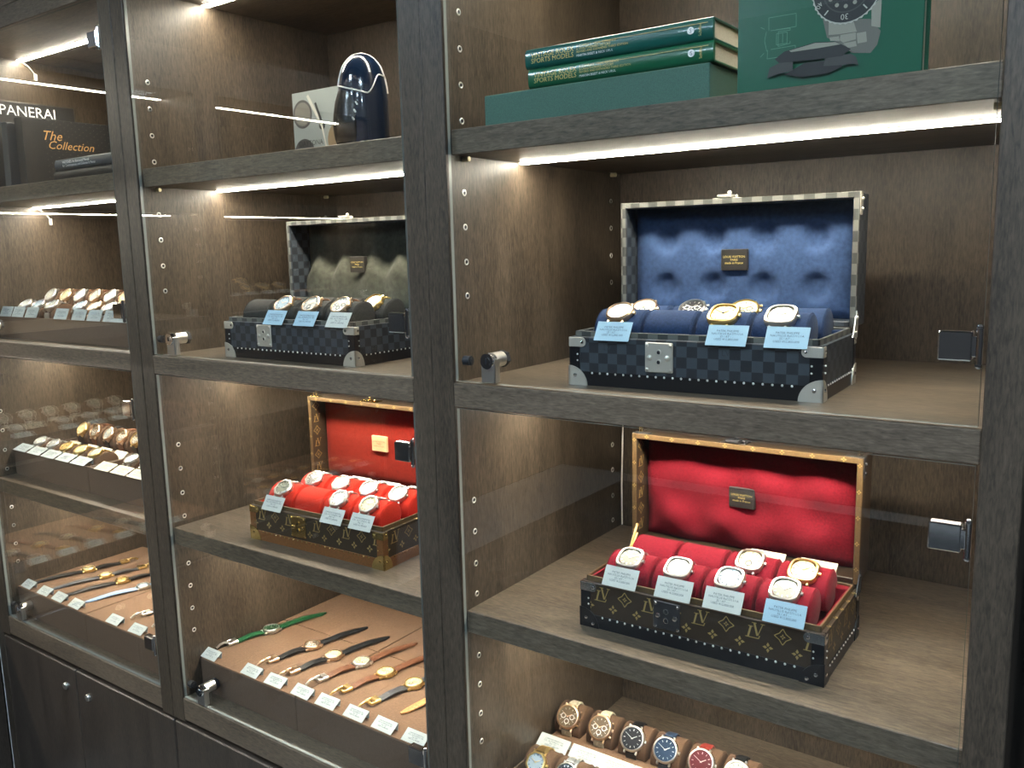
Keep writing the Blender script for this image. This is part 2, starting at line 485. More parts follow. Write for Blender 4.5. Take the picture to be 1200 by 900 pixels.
def cabinet(label, loc, rotz=0, cable=False, split=0.5, doors=True, group='dark wood display cabinets'):
    cab = thing('display_cabinet', label, 'cabinet', loc, (0, 0, rotz), group)
    H = 2.14
    for x0, x1 in ((-PT, 0.0), (BW, BW + PT)):
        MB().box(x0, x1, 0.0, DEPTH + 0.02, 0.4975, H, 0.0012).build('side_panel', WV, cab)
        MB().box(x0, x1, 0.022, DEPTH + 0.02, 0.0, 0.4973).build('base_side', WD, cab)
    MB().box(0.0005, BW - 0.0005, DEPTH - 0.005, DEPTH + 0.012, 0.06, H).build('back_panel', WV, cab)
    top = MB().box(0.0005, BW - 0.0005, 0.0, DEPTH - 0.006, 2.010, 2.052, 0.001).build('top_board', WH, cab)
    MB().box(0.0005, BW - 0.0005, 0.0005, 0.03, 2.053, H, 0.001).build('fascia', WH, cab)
    led(top, 2.010, cable)
    mid = MB().box(0.0005, BW - 0.0005, 0.0, DEPTH - 0.006, Z_RB, Z_RT, 0.001).build('middle_shelf', WH, cab)
    led(mid, Z_RB)
    MB().box(0.0005, BW - 0.0005, 0.0, DEPTH - 0.006, 0.5037, 0.5537, 0.001).build('bottom_board', WH, cab)
    for zt, cb in ((1.671, cable), (0.934, False)):
        sh = MB().box(0.0015, BW - 0.0015, 0.0125, DEPTH - 0.010, zt - 0.036, zt, 0.001).build('shelf', WH, cab)
        led(sh, zt - 0.036, cb)
        for px in (0.006, BW - 0.006):
            for py in (0.041, 0.488):
                b = MB().cyl((px - 0.0055, py, zt - 0.040), (px + 0.0055, py, zt - 0.040), 0.0038, n=10)
                b.build('shelf_pin', plain('pin_brass', (0.75, 0.68, 0.45), 0.4, 0.3), sh)
    zs = [1.839, 1.788, 1.737, 1.686, 1.5824, 1.532, 1.480, 1.429, 1.1075, 1.056, 1.003, 0.952, 0.8465, 0.796, 0.745, 0.695]
    for z in zs:
        for py in (0.041, 0.488):
            for x, ry in ((0.0, PI / 2), (BW, -PI / 2)):
                o = link('shelf_pin_socket', socket_mesh(), cab)
                o.location = (x, py, z); o.rotation_euler = (0, ry, 0)
    if doors:
        glass_door(cab, 1.3032, 2.007, (1.388, 1.93))
        glass_door(cab, 0.5562, 1.2615, (1.181, 0.651))
    # base with two doors under a shadow gap
    MB().box(0.0005, BW - 0.0005, 0.03, DEPTH - 0.006, 0.06, 0.5032).build('base_carcass', WD, cab)
    MB().box(0.0005, BW - 0.0005, 0.05, 0.07, 0.0, 0.059).build('kick_board', RUBBER, cab)
    xs = BW * split
    for x0, x1, lx in ((-PT + 0.001, xs - 0.001, xs - 0.053), (xs + 0.001, BW + PT - 0.001, xs + 0.053)):
        d = MB().box(x0, x1, 0.0, 0.0195, 0.075, 0.490, 0.0025).build('base_door', WD, cab)
        b = MB().lathe([(0.0092, 0.0), (0.0092, 0.004), (0.0074, 0.0062), (0.0, 0.0062)], 16, Matrix.Translation((lx, 0.0, 0.434)) @ Matrix.Rotation(PI / 2, 4, 'X'))
        b.box(lx - 0.0008, lx + 0.0008, -0.0067, -0.0057, 0.431, 0.437)
        b.build('cylinder_lock', STEEL, d)
    return cab
XR, XM, XL = -0.8297, -1.6190, -2.4100
cabinet('dark wood display cabinet at the right, holding navy and crimson lined trunks', (XR, 0, 0))
cabinet('dark wood display cabinet in the middle, holding charcoal and scarlet lined trunks', (XM, 0, 0))
cabinet('dark wood display cabinet at the left, holding black books and watch trays', (XL, 0, 0), cable=True, split=0.47)
# the return of the cabinets along the left side wall, seen in the glass
SX = -2.486
def side(lx, ly, z):             # local cabinet coords of side bay A -> world
    return (SX - ly, -0.749 + lx, z)
cabinet('dark wood display cabinet on the side wall next to the corner', (SX, -0.749, 0), PI / 2)
cabinet('dark wood display cabinet on the side wall, further from the corner', (SX, -0.749 - BW - 2 * PT, 0), PI / 2)
structure(MB().box(-2.4845, -2.4510, 0.001, 0.03, 0.0, 2.14, 0.001).build('trim_1', WV))
structure(MB().box(-2.4850, -2.4830, -0.0006, 0.0004, 0.05, 0.56).build('trim_2', plain('pale_seal', (0.75, 0.75, 0.70), 0.5)))
structure(MB().box(-0.0410, 0.10, 0.035, 0.06, 0.0, 2.14, 0.001).build('trim_3', plain('black_wall', (0.012, 0.011, 0.011), 0.6)))

# ------------------------------------------------------------------ watches
def copy_tree(o, parent=None):
    c = o.copy(); C.objects.link(c)
    if parent: c.parent = parent
    for ch in o.children: copy_tree(ch, c)
    return c
DIAL = {}
def dial_mat(name, col, rough=0.3, metal=0.0):
    if name not in DIAL: DIAL[name] = plain('dial_' + name, col, rough, metal, spec=0.6)
    return DIAL[name]
dial_mat('grey', (0.15, 0.155, 0.12)); dial_mat('white', (0.66, 0.63, 0.54)); dial_mat('cream', (0.72, 0.60, 0.34))
dial_mat('gold', (0.72, 0.46, 0.13), 0.3, 0.4); dial_mat('black', (0.006, 0.006, 0.008)); dial_mat('blue', (0.015, 0.035, 0.075), 0.25)
dial_mat('red', (0.085, 0.004, 0.008)); dial_mat('brown', (0.13, 0.09, 0.05)); dial_mat('ice', (0.36, 0.44, 0.50)); dial_mat('green', (0.02, 0.07, 0.03))
dial_mat('silver', (0.58, 0.57, 0.52), 0.25, 0.3)
METAL = {'steel': STEEL, 'gold': GOLD, 'rose': ROSE}
def strap_mat(name, col): return plain('strap_' + name, col, 0.45, noise=0.5, nscale=220, bump=0.5)
STRAP = {'black': strap_mat('black', (0.010, 0.010, 0.011)), 'brown': strap_mat('brown', (0.16, 0.062, 0.030)), 'green': strap_mat('green', (0.010, 0.085, 0.030)),
         'cream': strap_mat('cream', (0.60, 0.53, 0.38)), 'blue': strap_mat('blue', (0.025, 0.045, 0.085)), 'red': strap_mat('red', (0.24, 0.030, 0.022)),
         'sky': strap_mat('sky', (0.30, 0.42, 0.62)), 'orange': strap_mat('orange', (0.55, 0.25, 0.08)), 'grey': strap_mat('grey', (0.06, 0.06, 0.065))}
def superell(p):
    return lambda a: 1.0 / ((abs(math.cos(a)) ** p + abs(math.sin(a)) ** p) ** (1 / p))
def octo(a):
    k = (a + PI / 8) % (PI / 4) - PI / 8
    return math.cos(PI / 8) / math.cos(k) * 1.04
SHAPES = {'round': None, 'cushion': superell(3.2), 'octo': octo}
WCACHE = {}
# style: shape, metal, dial, strap ('link' or a strap colour), extra in ('', 'chrono', 'sub')
def watch_proto(style, mount):
    shape, metal, dial, strap, extra, rad = style
    M = METAL[metal]; sh = SHAPES[shape]; r = rad
    parts = []
    ri = 0.83 if shape == 'round' else 0.76
    b = MB().lathe([(0, -0.0055), (r * 0.90, -0.0055), (r * 0.985, -0.003), (r, 0.0012), (r * 0.985, 0.003)], 36, shape=sh)
    for sx in (-1, 1):                                     # lugs
        for sy in (-1, 1):
            b.box(sx * 0.0105 - 0.0016, sx * 0.0105 + 0.0016, sy * r * 0.93 - 0.0040, sy * r * 0.93 + 0.0030, -0.0055, 0.0004, 0.0008)
    parts.append(('case', b.mesh('case', M)))
    b = MB().lathe([(r * 0.985, 0.003), (r * 0.93, 0.0050), (r * (ri + 0.03), 0.0056), (r * ri, 0.0046), (r * ri, 0.0030)], 36, shape=sh if shape != 'octo' else octo)
    parts.append(('bezel', b.mesh('bezel', M)))
    b = MB().lathe([(0, 0.0034), (r * (ri + 0.015), 0.0034), (r * (ri + 0.015), 0.0028)], 28)
    parts.append(('dial', b.mesh('dial', DIAL[dial])))
    ink = STEEL if dial in ('black', 'blue', 'red', 'grey', 'green', 'brown') else INK
    b = MB()
    for k in range(12):
        a = k * PI / 6
        T = Matrix.Rotation(a, 4, 'Z')
        w = 0.0008 if k % 3 else 0.0013
        b.box(-w / 2, w / 2, r * 0.56, r * 0.70, 0.0034, 0.0040, M=T)
    parts.append(('hour_marker', b.mesh('hour_marker', ink)))
    b = MB()
    for a, l, w in ((R(-58), r * 0.42, 0.0016), (R(60), r * 0.60, 0.0011)):
        b.add([(-w / 2, -r * .08, 0), (w / 2, -r * .08, 0), (w * .35, l, 0), (-w * .35, l, 0), (-w / 2, -r * .08, .0004), (w / 2, -r * .08, .0004), (w * .35, l, .0004), (-w * .35, l, .0004)],
              [(0,3,2,1),(4,5,6,7),(0,1,5,4),(1,2,6,5),(2,3,7,6),(3,0,4,7)], Matrix.Translation((0, 0, 0.0041)) @ Matrix.Rotation(a, 4, 'Z'))
    b.cyl((0, 0, 0.0036), (0, 0, 0.0049), 0.0010, n=8)
    parts.append(('hands', b.mesh('hands', M if dial != 'gold' else INK)))
    if extra == 'chrono':
        for k, (x, y) in enumerate(((-0.38, 0.0), (0.38, 0.0), (0.0, -0.38))):
            b = MB().lathe([(r * .15, 0.0036), (r * .21, 0.0040), (r * .22, 0.0034)], 14, Matrix.Translation((x * r, y * r, 0)))
            parts.append(('subdial', b.mesh('subdial', INKW if dial in ('black', 'brown') else INK)))
    if extra == 'sub':
        b = MB().lathe([(r * .17, 0.0036), (r * .24, 0.0040), (r * .25, 0.0034)], 14, Matrix.Translation((0, -0.34 * r, 0)))
        parts.append(('subdial', b.mesh('subdial', ink)))
    b = MB().cyl((r * 0.98, 0, 0), (r * 0.98 + 0.0035, 0, 0), 0.0026, n=10)
    if extra == 'chrono':
        for sy in (-1, 1): b.cyl((r * 0.84, sy * r * 0.5, 0), (r * 0.84 + 0.0045, sy * r * 0.55, 0), 0.0016, n=8)
    parts.append(('crown', b.mesh('crown', M)))
    # straps
    if mount == 'roll':
        A, B_ = 0.034, 0.030
        def path(sg, n, a0, a1):
            return [(sg * A * math.sin(a0 + (a1 - a0) * k / n), -B_ + B_ * math.cos(a0 + (a1 - a0) * k / n)) for k in range(n + 1)]
        a0, a1 = math.asin(min(0.9, (r + 0.001) / A)), R(128)
        for sg, nm in ((-1, 'strap_lower'), (1, 'strap_upper')):
            if strap == 'link':
                pts = path(sg, 13, a0, a1); b = MB()
                for i in range(13):
                    (y0, z0), (y1, z1) = pts[i], pts[i + 1]
                    yc, zc = (y0 + y1) / 2, (z0 + z1) / 2
                    T = Matrix.Translation((0, yc, zc)) @ Matrix.Rotation(math.atan2(z1 - z0, y1 - y0), 4, 'X')
                    L = math.hypot(y1 - y0, z1 - z0) * 0.46
                    w = 0.0112 - 0.00024 * i
                    b.box(-w, -w * .38, -L, L, -0.0012, 0.0012, 0.0004, T)
                    b.box(w * .38, w, -L, L, -0.0012, 0.0012, 0.0004, T)
                    b.box(-w * .34, w * .34, -L, L, -0.0011, 0.0016, 0.0004, T)
                parts.append(('bracelet', b.mesh('bracelet', M)))
            else:
                pts = path(sg, 10, a0 - 0.05, a1)
                parts.append((nm, MB().ribbon(pts, [0.0195 - 0.0003 * i for i in range(11)], 0.0032).mesh(nm, STRAP[strap])))
    else:                                                  # lying flat: clasp towards -y, pointed strap to +y
        def fp(sg, L, n):
            out = []
            for k in range(n + 1):
                t = k / n; y = r + 0.001 + (L - r) * t
                z = -0.002 + 0.0035 * math.sin(PI * min(1, t * 1.15)) - 0.0018 * t
                out.append((sg * y, z))
            return out
        p = fp(1, 0.142, 10)
        parts.append(('strap_upper', MB().ribbon(p, [0.0195 - 0.0004 * i for i in range(9)] + [0.014, 0.005], 0.0034).mesh('strap_upper', STRAP[strap])))
        p = fp(-1, 0.085, 6)
        parts.append(('strap_lower', MB().ribbon(p, [0.0195 - 0.0005 * i for i in range(7)], 0.0034).mesh('strap_lower', STRAP[strap])))
        b = MB()
        b.box(-0.0098, 0.0098, -0.096, -0.084, -0.0042, 0.0036, 0.0012)
        b.box(-0.0105, -0.0080, -0.106, -0.084, -0.0036, 0.0026, 0.0008); b.box(0.0080, 0.0105, -0.106, -0.084, -0.0036, 0.0026, 0.0008)
        b.box(-0.0100, 0.0100, -0.108, -0.104, -0.0034, 0.0030, 0.0010)
        b.tube([(0, -0.104, 0.001), (0, -0.114, 0.004), (0, -0.124, 0.002), (0, -0.132, -0.003)], 0.0026, 6)
        parts.append(('buckle', b.mesh('buckle', M)))
    return parts
WNAMES = {}
def watch(style, mount, label, loc, rot, group):
    key = (style, mount)
    t = thing('wristwatch', label, 'watch', loc, rot, group)
    if key not in WCACHE: WCACHE[key] = watch_proto(style, mount)
    for nm, me in WCACHE[key]:
        o = link(nm, me, t)
    return t
S = lambda shape='round', metal='steel', dial='white', strap='link', extra='', rad=0.0208: (shape, metal, dial, strap, extra, rad)

# ------------------------------------------------------------------ price cards
CARDS = {}
def price_card(label, loc, rot, w=0.052, l=0.025, tilt=35, mat=CARDW, group='price cards', brand=True, tent=True):
    """small folded card; origin on its lower front edge, leaning back by tilt from the ground"""
    key = (w, l, tilt, mat.name, tent)
    if key not in CARDS:
        b = MB(); c, s_ = math.cos(R(tilt)), math.sin(R(tilt))
        T = Matrix.Rotation(R(tilt), 4, 'X')
        b.box(-w / 2, w / 2, 0, l, 0, 0.0007, M=T)
        if tent:
            h = l * s_
            T2 = Matrix.Translation((0, l * c, h)) @ Matrix.Rotation(R(-100), 4, 'X')
            b.box(-w / 2, w / 2, 0, h * 0.98, -0.0007, 0, M=T2)
        CARDS[key] = b.mesh('price_card', mat)
    t = link('price_card', CARDS[key])
    t.location = loc; t.rotation_euler = rot
    tag(t, label, 'price card', group)
    k = l / 0.0300
    c, s_ = math.cos(R(tilt)), math.sin(R(tilt))
    lines = ('PATEK PHILIPPE\nNAUTILUS Ref.5711/1A\nSS / AT 保 箱\nUSED ¥12,800,000' if brand else 'CHRONOGRAPH Ref.\nCAL. AUTOMATIC 18K\n750 / AT\nUSED ¥ 2,480,000')
    lines = lines.replace('保 箱', '- -')
    o = link('lettering', text_mesh(lines, 0.0043 * k, INK, 'CENTER', 0, 0.95), t)
    q = Vector((0, l * 0.50 * c - 0.0009 * s_, l * 0.50 * s_ + 0.0009 * c))
    o.location = q; o.rotation_euler = (R(tilt), 0, 0)
    return t

# ------------------------------------------------------------------ monogram print
def stroke(b, P, p, q, w):
    p = Vector(p); q = Vector(q); d = (q - p).normalized(); n = Vector((-d.y, d.x)) * w / 2
    b.add([P(*(p + n)), P(*(p - n)), P(*(q - n)), P(*(q + n))], [(0, 1, 2, 3)])
def motif(b, P0, kind, u, v, s):
    P = lambda x, y: P0(u + x * s, v + y * s)
    if kind == 'LV':
        stroke(b, P, (-0.20, 0.24), (-0.37, -0.46), 0.12)
        stroke(b, P, (-0.54, -0.47), (0.30, -0.47), 0.055)
        stroke(b, P, (0.29, -0.49), (0.37, -0.28), 0.06)
        stroke(b, P, (-0.36, 0.25), (-0.06, 0.25), 0.05)
        stroke(b, P, (0.02, 0.50), (0.22, -0.30), 0.13)
        stroke(b, P, (0.55, 0.50), (0.24, -0.30), 0.055)
        stroke(b, P, (-0.14, 0.50), (0.16, 0.50), 0.05)
        stroke(b, P, (0.42, 0.50), (0.68, 0.50), 0.05)
    if kind in ('diamond', 'petal', 'ring'):
        k = {'diamond': 0.42, 'petal': 0.95, 'ring': 0.55}[kind]
        for i in range(4):
            a = i * PI / 2 + (PI / 4 if kind == 'ring' else 0)
            c, s_ = math.cos(a), math.sin(a)
            T = lambda x, y: P(k * (x * c - y * s_), k * (x * s_ + y * c))
            b.add([T(0.07, 0.0), T(0.24, 0.15), T(0.50, 0.0), T(0.24, -0.15)], [(0, 1, 2, 3)])
    if kind == 'diamond':
        for i in range(4):
            a = i * PI / 2; c, s_ = math.cos(a), math.sin(a)
            T = lambda x, y: (x * c - y * s_, x * s_ + y * c)
            pts = [(0.60, 0), (0.40, 0.14), (0.24, 0.24), (0.14, 0.40), (0, 0.60)]
            for p, q in zip(pts, pts[1:]): stroke(b, P, T(*p), T(*q), 0.065)
    if kind == 'ring':
        n = 16
        for i in range(n):
            a0, a1 = 2 * PI * i / n, 2 * PI * (i + 1) / n
            stroke(b, P, (0.5 * math.cos(a0), 0.5 * math.sin(a0)), (0.5 * math.cos(a1), 0.5 * math.sin(a1)), 0.06)
def monogram(b, P, U, V0, V1, u0=0.0):
    """repeat the pattern over u in (0,U), v in (V0,V1); v=0 is the top LV row"""
    for row in range(-6, 7):
        v = -row * 0.0195
        for k in range(-2, 40):
            if row % 2 == 0:
                kinds = ('LV', 'diamond') if row % 4 == 0 else ('diamond', 'ring')
                kind = kinds[k % 2]; u = u0 + k * 0.0385
                s = {'LV': 0.0215, 'diamond': 0.0185, 'ring': 0.019}[kind]
            else:
                kind = 'petal'; u = u0 - 0.01925 + k * 0.0385; s = 0.0155
            h = s * 0.58
            if u - h < 0 or u + h > U or v - h < V0 or v + h > V1: continue
            motif(b, P, kind, u, v, s)

# ------------------------------------------------------------------ watch trunks
TW, TD, TH, LH, LD = 0.356, 0.176, 0.078, 0.184, 0.060
SLOT_X = (-0.1155, -0.0385, 0.0385, 0.1155)
ROWS = (-0.036, 0.046)
TILT = {}
def roll_mesh(name, mat, length, A=0.0320, B_=0.0275):
    n = 28; b = MB(); rows = []
    vs = []; fs = []
    st = [(-1, 0.90), (-0.97, 0.97), (-0.90, 1.0), (0.90, 1.0), (0.97, 0.97), (1, 0.90)]
    for t, k in st:
        for i in range(n):
            a = 2 * PI * i / n
            vs.append((t * length / 2, k * A * math.sin(a), k * B_ * math.cos(a)))
    for j in range(len(st) - 1):
        for i in range(n):
            fs.append((j*n+i, j*n+(i+1) % n, (j+1)*n+(i+1) % n, (j+1)*n+i))
    fs += [tuple(range(n))[::-1], tuple(range(len(vs) - n, len(vs)))]
    b.add(vs, fs)
    for t in (-0.93, 0.93):          # stitched piping near each end
        ring = [(t * length / 2, 1.005 * A * math.sin(2 * PI * i / n), 1.005 * B_ * math.cos(2 * PI * i / n)) for i in range(n)]
        for i in range(n):
            b.cyl(ring[i], ring[(i + 1) % n], 0.0007, n=5, caps=False)
    return b.mesh(name, mat, 50)
def trunk(label, loc, rz, skin, fab, fab_lid, trim, guard, rim, patch, dents, mono, tilt):
    t = thing('watch_box', label, 'watch case', loc, (0, 0, R(rz)), 'hard-sided watch trunks standing open')
    TILT[t.name] = tilt
    w, d, h = TW / 2, TD / 2, TH
    th = 0.008
    hb = h - 0.008
    b = MB()
    b.box(-w, w, -d, -d + th, 0.002, hb, 0.0012); b.box(-w, w, d - th, d, 0.002, hb, 0.0012)
    b.box(-w, -w + th, -d + th, d - th, 0.002, hb); b.box(w - th, w, -d + th, d - th, 0.002, hb)
    b.box(-w + th, w - th, -d + th, d - th, 0.002, 0.012)
    b.build('body', skin, t)
    i = 0.0055
    b = MB()
    b.box(-w + i, w - i, -d + i, -d + i + 0.003, hb - 0.004, h, 0.0006); b.box(-w + i, w - i, d - i - 0.003, d - i, hb - 0.004, h, 0.0006)
    b.box(-w + i, -w + i + 0.003, -d + i, d - i, hb - 0.004, h, 0.0006); b.box(w - i - 0.003, w - i, -d + i, d - i, hb - 0.004, h, 0.0006)
    b.build('rim_lip', rim, t)
    b = MB()
    j = th + 0.001
    b.box(-w + j, w - j, -d + j, d - j, 0.0125, 0.0395)
    b.box(-w + j, w - j, -d + j, -d + j + 0.003, 0.0395, h - 0.004); b.box(-w + j, w - j, d - j - 0.014, d - j, 0.0395, h - 0.003, 0.001)
    b.box(-w + j, -w + j + 0.003, -d + j, d - j, 0.0395, h - 0.004); b.box(w - j - 0.003, w - j, -d + j, d - j, 0.0395, h - 0.004)
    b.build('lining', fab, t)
    # cushions
    key = 'roll_' + fab.name
    if key not in WCACHE: WCACHE[key] = roll_mesh('cushion', fab, 0.072)
    for ry in ROWS:
        for sx in SLOT_X:
            o = link('cushion', WCACHE[key], t)
            o.location = (sx, ry, h + 0.025 - 0.030 * math.cos(R(tilt))); o.rotation_euler = (R(tilt), 0, 0)
    # bottom band and upright corner strips
    e = 0.0012
    b = MB()
    b.box(-w - e, w + e, -d - e, -d, 0.0, 0.0205, 0.0005); b.box(-w - e, w + e, d, d + e, 0.0, 0.0205, 0.0005)
    b.box(-w - e, -w, -d, d, 0.0, 0.0205, 0.0005); b.box(w, w + e, -d, d, 0.0, 0.0205, 0.0005)
    b.build('bottom_band', trim, t)
    for sx in (-1, 1):
        for sy in (-1, 1):
            b = MB()
            b.box(min(sx * w, sx * (w - 0.0155)), max(sx * w, sx * (w - 0.0155)) , min(sy * d, sy * (d + e)), max(sy * d, sy * (d + e)), 0.018, hb - 0.001, 0.0004)
            b.box(min(sx * w, sx * (w + e)), max(sx * w, sx * (w + e)), min(sy * (d + e), sy * (d - 0.0115)), max(sy * (d + e), sy * (d - 0.0115)), 0.018, hb - 0.001, 0.0004)
            b.build('corner_strip', trim, t)
            # lower guard: rounded metal plates on both faces
            b = MB()
            rr = 0.0285 if guard is not BLACK else 0.030
            arc = [(0, 0)] + [(rr * 1.08 * math.cos(R(a)), rr * math.sin(R(a))) for a in range(0, 91, 10)]
            f1 = [(sx * (w + 0.0024) - sx * u, v) for u, v in arc]
            b.prism(f1, 0, 0.0026, Matrix.Translation((0, sy * (d + 0.0024) + (0 if sy < 0 else 0), 0)) @ Matrix(((1,0,0,0),(0,0,-sy,0),(0,1,0,0),(0,0,0,1))))
            f2 = [(sy * (d + 0.0024) - sy * u * 0.72, v) for u, v in arc]
            b.prism(f2, 0, 0.0026, Matrix.Translation((sx * (w + 0.0024), 0, 0)) @ Matrix(((0,0,-sx,0),(1,0,0,0),(0,1,0,0),(0,0,0,1))))
            g = b.build('corner_guard', guard, t)
            b = MB(); rv = CHROME if guard is not BRASS else BRASS
            b.ball((sx * (w - 0.0085), sy * (d + 0.0026), 0.0145), 0.0030, sq=(1, 0.6, 1))
            b.ball((sx * (w + 0.0026), sy * (d - 0.0060), 0.0145), 0.0028, sq=(0.6, 1, 1))
            if guard is BLACK: b.ball((sx * (w - 0.0200), sy * (d + 0.0026), 0.0065), 0.0030, sq=(1, 0.6, 1))
            b.build('rivet', rv, g)
            # upper cap
            b = MB(); z0, z1 = hb - 0.0145, hb - 0.0005
            x0, x1 = sorted((sx * (w + 0.0018), sx * (w - 0.0190))); y0, y1 = sorted((sy * (d + 0.0018), sy * (d + 0.0002)))
            b.box(x0, x1, y0, y1, z0, z1, 0.0007)
            b.cyl((sx * (w - 0.0190), y0 + .0002, (z0 + z1) / 2), (sx * (w - 0.0190), y1 - .0002, (z0 + z1) / 2), 0.0068, n=16)
            x0, x1 = sorted((sx * (w + 0.0018), sx * (w + 0.0002))); y0, y1 = sorted((sy * (d + 0.0018), sy * (d - 0.0110)))
            b.box(x0, x1, y0, y1, z0, z1, 0.0007)
            cp = b.build('corner_cap', CHROME if guard is BLACK else guard, t)
            b = MB().ball((sx * (w - 0.0200), sy * (d + 0.0018), (z0 + z1) / 2), 0.0028, sq=(1, 0.6, 1))
            b.ball((sx * (w + 0.0018), sy * (d - 0.0075), (z0 + z1) / 2), 0.0026, sq=(0.6, 1, 1))
            b.build('rivet', CHROME if guard is not BRASS else BRASS, cp)
    # studs along the band
    b = MB(); n = 24
    for k in range(n):
        x = -w + 0.036 + (TW - 0.072) * k / (n - 1)
        b.ball((x, -d - e - 0.0002, 0.0185), 0.0017, 6)
    for sx in (-1, 1):
        for k in range(12):
            b.ball((sx * (w + e), -d + 0.026 + (TD - 0.052) * k / 11, 0.0185), 0.0015, 6)
        for z in (0.036, 0.045):
            b.ball((sx * (w - 0.0125), -d - e - 0.0004, z), 0.0014, 6); b.ball((sx * (w + e + 0.0004), -d + 0.009, z), 0.0013, 6)
    st = b.build('studs', plain('stud_metal', (0.85, 0.84, 0.80), 0.4, 0.7) if guard is not BRASS else BRASS, t); st['kind'] = 'stuff'
    # lock plate
    lx = -0.0385 if mono != 'check_mid' else -0.060
    lm = {True: BRASS}.get(guard is BRASS, CHROME if guard is BLACK else PLATE)
    b = MB().box(lx - 0.0205, lx + 0.0205, -d - 0.0030, -d - 0.0004, 0.0250, hb - 0.0035, 0.0012)
    lp = b.build('lock_plate', DARKMETAL if guard is BLACK else lm, t)
    b = MB()
    for sx in (-1, 1):
        for z in (0.0290, hb - 0.0075): b.ball((lx + sx * 0.0170, -d - 0.0030, z), 0.0026, sq=(1, 0.7, 1))
        b.ball((lx + sx * 0.0130, -d - 0.0036, 0.0455), 0.0042, sq=(1, 0.7, 1))
    b.build('rivet', lm, lp)
    b = MB()
    for z in (0.0395, 0.0530):
        b.lathe([(0.0042, 0), (0.0042, 0.0016), (0.0028, 0.0016), (0.0028, 0.0)], 14, Matrix.Translation((lx, -d - 0.0030, z)) @ Matrix.Rotation(PI / 2, 4, 'X'))
    b.build('keyhole_ring', lm, lp)
    b = MB().cyl((lx, -d - 0.0034, 0.0530), (lx, -d - 0.0031, 0.0530), 0.0026, n=12)
    b.cyl((lx, -d - 0.0034, 0.0395), (lx, -d - 0.0031, 0.0395), 0.0026, n=12)
    b.build('keyhole', RUBBER, lp)
    # ---- lid standing open on the rear edge
    lz0, lz1 = h + 0.001, h + LH
    ly0, ly1 = d - 0.006, d - 0.006 + LD
    b = MB(); q = 0.0075
    b.box(-w, -w + q, ly0, ly1, lz0, lz1, 0.0010); b.box(w - q, w, ly0, ly1, lz0, lz1, 0.0010)
    b.box(-w + q, w - q, ly0, ly1, lz1 - q, lz1, 0.0010); b.box(-w + q, w - q, ly0, ly1, lz0, lz0 + q, 0.0010)
    b.box(-w + q, w - q, ly1 - 0.006, ly1, lz0 + q, lz1 - q)
    lid = b.build('lid', skin, t)
    b = MB(); f = 0.0012
    b.box(-w - f, -w + q - 0.001, ly0 - f, ly0 + 0.004, lz0, lz1 + f, 0.0005); b.box(w - q + 0.001, w + f, ly0 - f, ly0 + 0.004, lz0, lz1 + f, 0.0005)
    b.box(-w + q - 0.001, w - q + 0.001, ly0 - f, ly0 + 0.004, lz1 - q + 0.001, lz1 + f, 0.0005)
    b.build('lid_rim', rim, lid)
    # padded lining with the marks of the watches
    x0, x1, z0, z1 = -w + q, w - q, lz0 + q, lz1 - q
    yb = ly0 + 0.031
    def pad(u, v):
        x = x0 + (x1 - x0) * u; z = z0 + (z1 - z0) * v
        e_ = min(u * (x1 - x0), (1 - u) * (x1 - x0), v * (z1 - z0), (1 - v) * (z1 - z0))
        y = yb + (0.003 if dents == 'soft' else 0.010) * math.exp(-e_ / 0.007)
        for sx in SLOT_X:
            for zz in (lz0 + 0.052, lz0 + 0.125):
                dd = math.hypot(x - sx, z - zz)
                if dents == 'round': y += 0.0075 * (1 / (1 + math.exp((dd - 0.0185) / 0.0026)))
                elif dents == 'wave': y += -0.0075 * math.exp(-((x - sx) / 0.028) ** 2 - ((z - zz + (0.012 if zz > lz0 + 0.1 else 0.004)) / 0.024) ** 2) + 0.0003 * math.sin(x * 61 + z * 47)
        if dents == 'soft':
            zc = lz0 + 0.088 + 0.011 * math.cos(2 * PI * (x - 0.02) / 0.077)
            y += 0.018 / (1 + math.exp(-(z - zc) / 0.0055)) - 0.004 * math.cos(2 * PI * (x - 0.02) / 0.077)
        return (x, y, z)
    b = MB().grid(72, 36, pad)
    b.box(x0, x1, ly1 - 0.0075, ly1 - 0.0065, z0, z1)
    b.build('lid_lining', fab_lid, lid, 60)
    px = -0.004
    b = MB().box(px - 0.0205, px + 0.0205, yb - 0.0052, yb + 0.004, lz0 + 0.078, lz0 + 0.110, 0.0008)
    pt = b.build('leather_patch', patch, lid)
    lettering('LOUIS VUITTON\nPARIS\nmade in France', 0.0046, INKG if patch is PATCHD else BANDBR, pt, (px, yb - 0.0056, lz0 + 0.0940), FRONT, 'CENTER')
    # latch on the top edge, lid corners, hinge and stay
    b = MB().box(-0.031, 0.008, ly0 + 0.004, ly0 + 0.030, lz1 + 0.0003, lz1 + 0.0026, 0.0006)
    b.box(-0.022, 0.000, ly0 - 0.002, ly0 + 0.018, lz1 + 0.0025, lz1 + 0.0070, 0.0012)
    b.ball((-0.006, ly0 + 0.008, lz1 + 0.0095), 0.0034); b.ball((0.004, ly0 + 0.010, lz1 + 0.0045), 0.0024)
    b.build('latch', lm if guard is not BLACK else DARKMETAL, lid)
